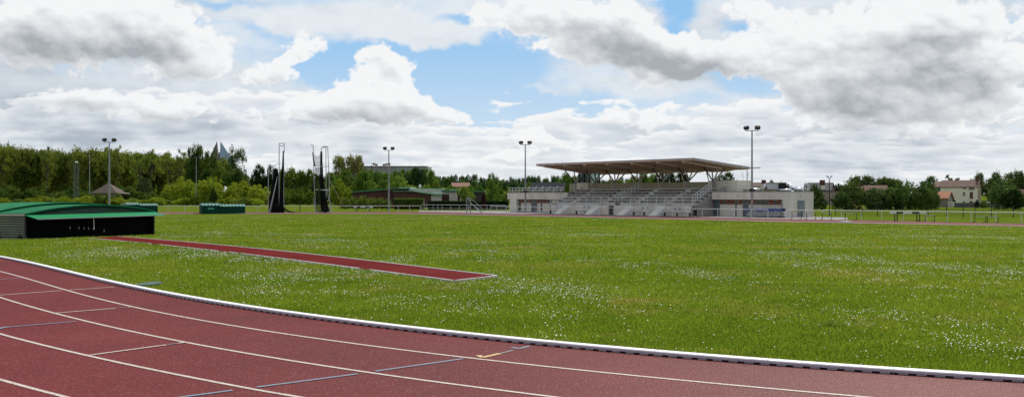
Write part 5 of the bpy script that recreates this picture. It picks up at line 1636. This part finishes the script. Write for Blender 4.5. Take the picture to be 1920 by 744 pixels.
# wooded hill behind the hall and grandstand
mb = MB(); n_ = 30
for j, (yy, f_) in enumerate(((520, 0), (620, .55), (760, 1), (1000, .8), (1300, 0))):
    for i in range(n_ + 1):
        u = 560 + 1700 * i / n_; prof_ = np.interp(u, [560, 640, 780, 860, 1000, 1200, 1500, 1900, 2260], [6, 14, 13.5, 12.5, 9, 6, 5, 4, 0])
        mb.v.append(((u - 960) / F * yy, yy, GZ - .3 + prof_ * f_))
mb.f = [(j * (n_ + 1) + i, j * (n_ + 1) + i + 1, (j + 1) * (n_ + 1) + i + 1, (j + 1) * (n_ + 1) + i) for j in range(4) for i in range(n_)]
tag(mb.build('hill', GROUND), kind='structure')
GH = ('tree of the wooded hill behind the hedge and grandstand', 'trees of the wooded hill')
for i in range(120):
    u = 770 + (i % 60) * 8.6 + random.uniform(-4, 4); row = i // 60
    Y = (640, 760)[row] + random.uniform(-30, 30)
    vt = np.interp(u, [770, 830, 880, 940, 1000, 1080, 1200, 1330], [336, 326, 326, 333, 330, 331, 334, 335]) + (8 if row == 0 else 0) + random.uniform(-2.5, 4)
    tree(('broad', 'round', 'wood')[i % 3], u, random.uniform(14, 24), vt, Y, ((.05, .095, .03), (.035, .07, .028), (.075, .125, .035))[i % 3], *GH)
for (u, vt) in [(825, 325), (846, 324), (853, 325.5), (870, 327), (1003, 325), (1034, 324), (1024, 327), (955, 331)]:
    tree('conifer', u, 9, vt, 700, (.022, .045, .025), 'dark pointed conifer on the ridge of the wooded hill', 'conifers on the ridge', name='conifer_tree')
# trees behind the grandstand
GB = ('green tree seen through the gap under the grandstand roof', 'trees seen under the grandstand roof')
for (u, w, vt, c) in [(1205, 40, 322, MG), (1190, 34, 326, LG), (1225, 40, 324, LG), (1060, 40, 322, MG), (1080, 36, 326, MG), (1165, 30, 334, MG)]:
    tree('broad', u, w, vt, random.uniform(230, 260), c, *GB)
for (u, w, vt) in [(1255, 30, 314), (1280, 34, 316), (1238, 26, 318)]:
    tree('round', u, w, vt, 225, (.02, .042, .014), 'dark dense tree behind the middle of the grandstand', 'dark trees behind the grandstand')
tree('round', 1362, 52, 321, 240, (.045, .085, .02), 'round green tree behind the right end of the grandstand roof')
tree('bare', 1398, 42, 324, 230, (.07, .08, .04), 'almost bare tree right of the grandstand roof end')
GY = ('bright yellow green shrub behind the roof of the right low building', 'yellow green shrubs behind the clubhouse')
for (u, w, vt) in [(1392, 20, 341), (1408, 22, 344), (1425, 18, 347), (1462, 26, 340), (1474, 18, 344)]:
    tree('bush', u, w, vt, 190, YG, *GY, cat='bush')
tree('broad', 1447, 20, 335, 245, (.04, .06, .02), 'small dark tree beside the brick chimney behind the clubhouse')
GBK = ('dark tree on the horizon beyond the clubhouse roof', 'dark trees beyond the clubhouse')
for (u, w, vt) in [(1495, 24, 350), (1512, 12, 341), (1516, 12, 341), (1580, 30, 345), (1570, 20, 343), (1590, 26, 344)]:
    tree('round', u, w, vt, 300, (.018, .03, .014), *GBK)

# right-hand bushes and trees
tree('bush', 1528, 36, 344, 168, (.062, .105, .026), 'dark green bush at the right corner of the low building', cat='bush')
tree('bush', 1541, 24, 366, 164, (.05, .09, .022), 'smaller dark bush left of the big round one', cat='bush')
tree('bush', 1594, 66, 338, 168, (.075, .125, .03), 'big round dark green bush before the red roofs', cat='bush')
tree('bush', 1578, 44, 358, 164, (.05, .088, .022), 'rounded bush at the left foot of the big round one', cat='bush')
tree('bush', 1640, 50, 351, 168, (.068, .105, .036), 'greyish green bush right of the big round bush', cat='bush')
G6 = ('dark green bush in the long hedge left of the orange roofed garage', 'dark bushes of the long hedge')
for (u, w, vt) in [(1668, 48, 350), (1690, 48, 339), (1706, 50, 338), (1728, 48, 340), (1744, 40, 343), (1650, 40, 351), (1632, 36, 352), (1660, 36, 362), (1752, 22, 362), (1680, 40, 360), (1716, 40, 356)]:
    tree('bush', u, w, vt, random.uniform(166, 176), (.072, .12, .029), *G6, cat='bush')
tree('conifer', 1699, 11, 331, 210, (.014, .022, .014), 'thin dark conifer tip above the long hedge', name='conifer_tree')
G7 = ('light green tree behind the red roofs in the distance', 'light green trees behind the red roofs')
for (u, w, vt) in [(1612, 44, 326), (1630, 40, 328), (1600, 36, 330), (1660, 46, 329), (1645, 40, 331), (1684, 40, 333), (1672, 40, 332)]:
    tree('broad', u, w, vt, 290, (.075, .115, .03), *G7)
tree('broad', 1748, 38, 326.5, 262, (.05, .095, .022), 'green tree with open crown left of the cream house roof')
for (u, w, vt) in [(1779, 26, 326), (1797, 22, 328)]:
    tree('sparse', u, w, vt, 290, (.05, .08, .025), 'thin tree rising behind the roof of the cream house', 'thin trees behind the cream house')
G8 = ('dark tall tree behind and right of the cream house', 'tall dark trees at the right horizon')
for (u, w, vt) in [(1836, 36, 322), (1868, 40, 321), (1890, 40, 320), (1908, 44, 318), (1935, 48, 319), (1975, 50, 322), (2020, 50, 320), (1862, 34, 332), (2065, 50, 322)]:
    tree('broad', u, w, vt, 285, (.07, .108, .028), *G8)
G10 = ('dark round tree low behind the tall trees at the right', 'low dark trees at the right horizon')
for (u, w, vt) in [(1880, 44, 334), (1915, 44, 334), (1950, 44, 336), (1990, 44, 338), (1862, 30, 345)]:
    tree('round', u, w, vt, 300, (.028, .05, .016), *G10)
tree('bush', 1885, 66, 334, 172, (.08, .125, .036), 'large drooping green tree right of the cream house', cat='tree', name='tree', k=1)
tree('bush', 1900, 50, 352, 170, (.038, .068, .02), 'lower leafy bush under the large drooping tree', cat='bush')
tree('bush', 1955, 60, 348, 172, (.036, .066, .02), 'dark bush beyond the right edge tree', cat='bush')
tree('bush', 1845, 20, 376, 190, (.09, .13, .03), 'small light green bush at the foot of the cream house gable', cat='bush')
tree('bush', 1831, 10, 374, 188, (.014, .024, .012), 'narrow dark bush beside the red door of the cream house', cat='bush')


# clipped hedges
def hedge(u0, u1, vt, Y, depth, label, col):
    g = np.random.default_rng(int(u0)); x0, x1 = (u0 - 960) / F * Y, (u1 - 960) / F * Y; h_ = hz(vt, Y)
    n = int((x1 - x0) * 900); side = g.random(n)
    x = x0 + (x1 - x0) * g.random(n); y = Y + depth * g.random(n); z = GZ + h_ * g.random(n)
    fr = side < .55; tp = (side >= .55) & (side < .9)
    y[fr] = Y + g.normal(0, .04, fr.sum()); z[tp] = GZ + h_ + g.normal(0, .04, tp.sum())
    p = np.stack([x, y, z], 1); nrm = g.normal(size=(n, 3)) * .6; nrm[fr] += (0, -1, 0); nrm[tp] += (0, 0, 1)
    nrm /= np.linalg.norm(nrm, axis=1)[:, None]; a = np.cross(nrm, g.normal(size=(n, 3))); a /= np.linalg.norm(a, axis=1)[:, None]; b = np.cross(nrm, a); s_ = .08 * (.6 + .8 * g.random(n))[:, None]
    V = np.empty((n, 4, 3), np.float32); V[:, 0] = p - a * s_; V[:, 1] = p - b * s_ * .7; V[:, 2] = p + a * s_; V[:, 3] = p + b * s_ * .7
    o = np_mesh('hedge', V.reshape(-1, 3), n, LEAF, k=4); o.color = (*col, 1)
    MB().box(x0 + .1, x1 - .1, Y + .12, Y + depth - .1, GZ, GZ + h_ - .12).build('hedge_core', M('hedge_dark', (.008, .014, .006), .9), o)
    return tag(o, label, 'hedge')


hedge(738, 794, 372.5, 172, 3.5, 'clipped hedge with sunlit top before the brown sports hall', (.075, .12, .02))
hedge(802, 953, 377.5, 168, 2.5, 'long dark clipped hedge left of the low changing building', (.018, .038, .012))


# ------------------------------------------------------------------ cloudy sky: a far backdrop of directions, coloured per vertex
def lin(c): return np.array([((x / 255 + .055) / 1.055) ** 2.4 for x in c])


def sstep(x, a, b):
    t = np.clip((x - a) / (b - a), 0, 1); return t * t * (3 - 2 * t)


def blur(a, k, axis):
    """box blur by running sums"""
    pad = [(0, 0), (0, 0)]; pad[axis] = (k + 1, k)
    c = np.cumsum(np.pad(a, pad, mode='edge'), axis=axis)
    n = a.shape[axis]
    if axis == 0: return (c[2 * k + 1:2 * k + 1 + n] - c[:n]) / (2 * k + 1)
    return (c[:, 2 * k + 1:2 * k + 1 + n] - c[:, :n]) / (2 * k + 1)


def gblur(a, k):
    for _ in range(2):
        a = blur(blur(a, k, 0), k, 1)
    return a


def billow(x, y, seed, o=5, gain=.55):
    s = 0; a = .5; t = 0
    for k in range(o):
        s = s + a * np.abs(2 * vnoise(x * 2 ** k + 13.3 * k, y * 2 ** k + 7.7 * k, seed + k) - 1); t += a; a *= gain
    return 1 - s / t * 1.6          # rounded tops, sharp creases


def puffs(x, y, seed, o=4, gain=.5):
    """rounded cauliflower heads: inverted distance to scattered points, over several octaves"""
    s = 0; a = 1.0; t = 0
    for k in range(o):
        r = np.random.default_rng(seed + k).random((128, 128, 2))
        X = x * 2 ** k + 7.1 * k; Y = y * 2 ** k + 3.3 * k
        xi = np.floor(X).astype(int); yi = np.floor(Y).astype(int); best = np.full(X.shape, 9.0)
        for dx in (-1, 0, 1):
            for dy in (-1, 0, 1):
                c = r[(xi + dx) % 128, (yi + dy) % 128]
                d = (xi + dx + c[..., 0] - X) ** 2 + (yi + dy + c[..., 1] - Y) ** 2
                best = np.minimum(best, d)
        s = s + a * (1 - np.minimum(best, 1.0)); t += a; a *= gain
    return s / t


AZ = np.radians(np.arange(-38, 38.001, .045)); EL = np.radians(np.arange(-1.0, 15.0, .045))
AZg, ELg = np.meshgrid(AZ, EL)
Uq = 960 + F * np.tan(AZg); Vq = VH - F * np.tan(ELg) / np.cos(AZg)
px, py = Uq / 100, Vq / 100
# perspective: cloud texture gets finer and flatter towards the horizon
dist_ = 1 / np.clip((VH + 40 - Vq) / 400, .16, 1)
wx = (fbm(px * .9, py * .9, 301, 5) - .5) * 90; wy = (fbm(px * .9, py * .9, 331, 5) - .5) * 60
wx2 = (fbm(px * 3.2, py * 3.2, 361, 4) - .5) * 26; wy2 = (fbm(px * 3.2, py * 3.2, 391, 4) - .5) * 22
Uw, Vw = Uq + wx + wx2, Vq + wy + wy2


def blobs(L, U=None, V=None, pw=1.3):
    U = Uw if U is None else U; V = Vw if V is None else V
    s = np.zeros_like(U)
    for amp, u, v, ru, rv, rot in L:
        c, s_ = math.cos(math.radians(rot)), math.sin(math.radians(rot))
        x = ((U - u) * c + (V - v) * s_) / ru; y = ((V - v) * c - (U - u) * s_) / rv
        s += amp * np.exp(-(x * x + y * y) ** pw)
    return s


HOLES = [(-.95, 800, 105, 240, 40, -3), (-.9, 640, 150, 110, 40, 10), (-1.0, 880, 165, 150, 55, 8), (-.8, 1010, 205, 110, 26, -4), (-.95, 1268, 25, 42, 45, 0), (-.6, 1390, 60, 34, 20, 10), (-.85, 1395, 160, 80, 20, 12),
         (-.6, 385, 2, 110, 12, -4), (-.5, 855, 33, 40, 9, 0), (-.45, 1130, 205, 90, 20, 0), (-.35, 500, 60, 90, 16, 20), (-.3, 1310, 195, 60, 16, 0), (-.4, 920, 225, 60, 22, 0)]
VEIL = [(.85, 800, 62, 120, 20, -6), (.5, 620, 40, 200, 26, 4), (.5, 860, 110, 44, 7, 8), (.55, 945, 172, 18, 7, 0), (.45, 1003, 170, 30, 10, 0), (.4, 700, 25, 160, 16, 0)]
CUM = [(1, 210, 40, 190, 75, 8), (1, 60, 60, 110, 70, 0), (.9, 330, 110, 80, 40, 20), (1, 565, 92, 62, 36, 8), (.8, 500, 140, 60, 26, 0),
       (1.35, 715, 160, 80, 54, 0), (1.2, 722, 112, 44, 26, 0), (1.1, 690, 205, 130, 34, 0), (.8, 800, 200, 70, 22, 8), (.6, 880, 218, 40, 14, 0),
       (1.1, 1040, 45, 170, 60, 10), (1.1, 1200, 85, 130, 60, 14), (1, 1320, 120, 110, 34, 10), (.8, 1420, 60, 60, 60, 60),
       (1.1, 1640, 100, 180, 120, 0), (1.1, 1800, 120, 190, 130, 0), (.8, 1500, 150, 50, 90, 0),
       (.8, 990, 262, 46, 26, 0), (.7, 1060, 285, 60, 16, 10), (.7, 930, 300, 60, 14, 0), (.6, 250, 190, 120, 30, 6), (.6, 120, 190, 80, 24, 0), (.5, 340, 220, 110, 22, 4), (.6, 1220, 215, 90, 26, 0), (.5, 1130, 215, 50, 18, 0), (.5, 570, 215, 120, 26, 0), (.5, 830, 300, 140, 14, 0)]
DARKS = [(.38, 1680, 150, 260, 110, 0), (.30, 150, 170, 300, 120, 0), (.32, 1200, 100, 220, 60, 14), (.35, 1600, 275, 420, 30, 0), (.25, 300, 250, 400, 30, 0), (1.0, 40, 82, 85, 30, 4), (.95, 240, 94, 105, 24, -4), (.6, 60, 135, 110, 12, 0), (.75, 30, 205, 130, 34, 0), (.6, 260, 245, 220, 18, 0), (.35, 120, 262, 260, 16, 0), (.7, 1330, 140, 90, 22, 8), (.6, 1225, 118, 90, 26, 16), (.45, 1110, 70, 130, 36, 10),
         (1.0, 1775, 86, 100, 20, -4), (.7, 1585, 190, 62, 28, 0), (.65, 1745, 150, 80, 24, 0), (.4, 1870, 160, 90, 40, 0), (.35, 1690, 210, 160, 20, 0), (.45, 1880, 25, 80, 22, 0), (.5, 1190, 240, 70, 12, 0), (.35, 1240, 262, 50, 10, 0),
         (.5, 1600, 245, 120, 12, 0), (.5, 1480, 272, 200, 8, 0), (.45, 1820, 262, 140, 12, 0), (.5, 1600, 303, 200, 9, 0), (.45, 1800, 318, 160, 8, 0), (.35, 620, 232, 160, 14, 0), (.3, 540, 285, 160, 12, 0), (.25, 760, 262, 150, 10, 0)]

pf = puffs(px * 1.9 + wx2 / 160, py * 2.5 + wy2 / 160, 901, 4, .55)
bl = billow(px * 1.15 * dist_ ** .25, py * 1.5 * dist_ ** .35, 501, 6)
fb = fbm(px * .8, py * 1.3, 541, 7)
fbf = fbm(px * 2.6, py * 5.0, 571, 6)
wisp = fbm(px * .55 + .2 * py, py * 2.4, 601, 6)
C = blobs(CUM)
H = blobs(HOLES); Ve = blobs(VEIL)
lowb = sstep(Vq, 190, 290)
# background veil: thin high cloud, open where the holes are
veil = .80 + H * 1.02 + Ve * 1.0 + (wisp - .5) * 1.3 + lowb * .35
veil_c = sstep(veil, .05, .95)
# cumulus density
bl2 = billow(px * 4.2, py * 5.0, 521, 4)
D = C * .95 - .42 + (bl - .45) * .34 + (fb - .5) * .50 + (pf - .70) * 1.05 + (bl2 - .45) * .10 + H * .30 - lowb * .10
cum_c = sstep(D, -.04, .16 + .14 * wisp)


def light(D, decay, k1, k2):
    """backlit from above: optical depth towards the zenith plus relief of the puffs"""
    dens = np.clip(D + .05, 0, 1.2); tau = np.zeros_like(dens); acc = np.zeros(dens.shape[1])
    for j in range(dens.shape[0] - 1, -1, -1):
        acc = acc * decay + dens[j] * (1 - decay); tau[j] = acc
    tau = blur(blur(tau, 5, 1), 5, 1)
    gy, gx = np.gradient(gblur(D, 1)); gy2, gx2 = np.gradient(gblur(D, 5))
    return tau, np.clip((-gy * .9 - gx * .35) * k1, -1, 1), np.clip((-gy2 * .9 - gx2 * .3) * k2, -1, 1)


tau, rel, rel2 = light(D, .957, 8, 20)
dk = blobs(DARKS, Uq + .55 * (Uw - Uq), Vq + .55 * (Vw - Vq) + 4, 1.0)
tex = (fb - .5) * .8 + (fbf - .5) * .12 + (pf - .7) * -1.0
shade = (.20 + .30 * np.clip(dk, 0, 1)) * np.clip(tau * 1.3 - .14, 0, 1) + np.clip(dk, 0, 1.0) * (.46 + .50 * tex) - .20 * rel - .24 * rel2 - .07 + .34 * tex * sstep(tau, .02, .4)
edge = sstep(D, .0, .14) * (1 - sstep(D, .14, .40))
shade = np.clip(shade - .20 * edge, 0, 1.0)
# rows of small far cumulus above the horizon
yy_ = py * 1.7 * dist_ ** .45
DL = .36 + 1.0 * (puffs(px * 1.15 + .4 * wx / 90 + wx2 / 140, yy_ * 1.5 + wy2 / 110, 931, 5, .5) - .72) + .45 * (billow(px * .8, yy_ * .8, 961, 3) - .45) + .55 * fbm(px * .7, py * 2.0, 741, 5) - .74 + sstep(Vq, 150, 215) * .22 - sstep(-Vq, -190, -120) * .6 + (bl2 - .45) * .08 + H * .25 + .12 * blobs([(1, 250, 200, 260, 50, 0), (1, 1650, 290, 400, 40, 0), (1, 1010, 270, 90, 40, 20), (1, 600, 240, 260, 50, 0)])
low_c = sstep(DL, -.02, .16)
tauL, relL, relL2 = light(DL, .92, 5, 15)
shL = 1.05 * np.clip(.60 * np.clip(tauL * 2.0 - .12, 0, 1) + .36 * dk - .30 * relL - .25 * relL2 + .02 + .28 * (fbf - .5), 0, 1)
white, lg, dg = lin((245, 246, 247)), lin((208, 212, 216)), lin((170, 175, 182))
blueg = lin((176, 187, 199))


def tri(sh, a, b, c):
    t1 = np.clip(sh / .5, 0, 1)[..., None]; t2 = np.clip((sh - .5) / .5, 0, 1)[..., None]
    return (a * (1 - t1) + b * t1) * (1 - t2) + c * t2


cc = tri(shade, white, lg, dg); cl = tri(shL, white, lin((217, 223, 230)), blueg)
hz = sstep(Vq, 10, 330)[..., None]
blue = lin((148, 197, 240)) * (1 - hz) + lin((208, 227, 242)) * hz
vw = lin((229, 235, 241)) * np.ones_like(blue)
vs = np.clip(dk * .6 + (wisp - .42) * .9 + (fbf - .5) * .5, 0, 1)[..., None]
vw = vw * (1 - vs) + lin((178, 188, 200)) * vs
col = blue * (1 - veil_c[..., None]) + vw * veil_c[..., None]
col = col * (1 - low_c[..., None]) + cl * low_c[..., None]
col = col * (1 - cum_c[..., None]) + cc * cum_c[..., None]

SR = 7000.0
nA, nE = len(AZ), len(EL)
SV = np.stack([np.sin(AZg) * np.cos(ELg) * SR, np.cos(AZg) * np.cos(ELg) * SR, np.sin(ELg) * SR + H0], -1).reshape(-1, 3).astype(np.float32)
ii = (np.arange(nE - 1)[:, None] * nA + np.arange(nA - 1)[None, :]).ravel()
loops = np.stack([ii, ii + 1, ii + nA + 1, ii + nA], 1).ravel().astype(np.int32)
m, nt, nd, lk = newmat('sky_clouds')
m.cycles.emission_sampling = 'NONE'
so_ = N(nt, 'ShaderNodeOutputMaterial'); em = N(nt, 'ShaderNodeEmission', Strength=1.0); at = N(nt, 'ShaderNodeAttribute', attribute_name='cloud')
lk.new(at.outputs['Color'], em.inputs[0]); lk.new(em.outputs[0], so_.inputs[0])
sko = np_mesh('sky', SV, len(ii), m, k=4, loops=loops)
ca = sko.data.color_attributes.new('cloud', 'FLOAT_COLOR', 'POINT')
ca.data.foreach_set('color', np.concatenate([col.reshape(-1, 3), np.ones((nA * nE, 1))], 1).astype(np.float32).ravel())
sko['kind'] = 'structure'

# the rest of the sky: clear blue with open cloud, lighting the scene
SUN_AZ, SUN_EL = math.radians(28), math.radians(52)
world = bpy.data.worlds.new('World'); S.world = world; world.use_nodes = True
nt = world.node_tree; nt.nodes.clear(); lk = nt.links
out = N(nt, 'ShaderNodeOutputWorld'); bg = N(nt, 'ShaderNodeBackground', Strength=.15)
sky = N(nt, 'ShaderNodeTexSky', sky_type='NISHITA'); sky.sun_disc = False; sky.sun_elevation = SUN_EL; sky.sun_rotation = SUN_AZ; sky.dust_density = .6
tcw = N(nt, 'ShaderNodeTexCoord'); nz_ = N(nt, 'ShaderNodeTexNoise', Scale=2.2, Detail=5.0, Roughness=.6); lk.new(tcw.outputs['Generated'], nz_.inputs['Vector'])
mx = N(nt, 'ShaderNodeMix', data_type='RGBA'); lk.new(ramp(nt, nz_.outputs[0], [(.42, (0, 0, 0)), (.6, (.9, .9, .9))]), mx.inputs[0]); lk.new(sky.outputs[0], mx.inputs[6]); mx.inputs[7].default_value = (6.4, 6.5, 6.7, 1)
lk.new(mx.outputs[2], bg.inputs['Color']); lk.new(bg.outputs[0], out.inputs[0])
world.cycles.sampling_method = 'MANUAL'; world.cycles.sample_map_resolution = 512

sd = bpy.data.lights.new('Sun', 'SUN'); sd.energy = 4.8; sd.angle = math.radians(.5); sd.color = (1, .955, .88)
so = bpy.data.objects.new('Sun', sd); COL.objects.link(so)
dirv = Vector((math.sin(SUN_AZ) * math.cos(SUN_EL), math.cos(SUN_AZ) * math.cos(SUN_EL), math.sin(SUN_EL)))
so.rotation_euler = dirv.to_track_quat('Z', 'Y').to_euler(); so.location = (0, 0, 60)

cam = bpy.data.cameras.new('Camera'); co = bpy.data.objects.new('Camera', cam); COL.objects.link(co)
cam.sensor_fit = 'HORIZONTAL'; cam.sensor_width = 36; cam.lens = F / 1920 * 36; cam.shift_y = -4.5 / 1920
cam.clip_start = .1; cam.clip_end = 14000
co.location = (0, 0, H0); co.rotation_euler = (PI / 2, 0, 0)
S.camera = co
S.view_settings.view_transform = 'Standard'; S.view_settings.look = 'None'; S.view_settings.exposure = 0; S.view_settings.gamma = 1
S.cycles.max_bounces = 6; S.cycles.transparent_max_bounces = 16
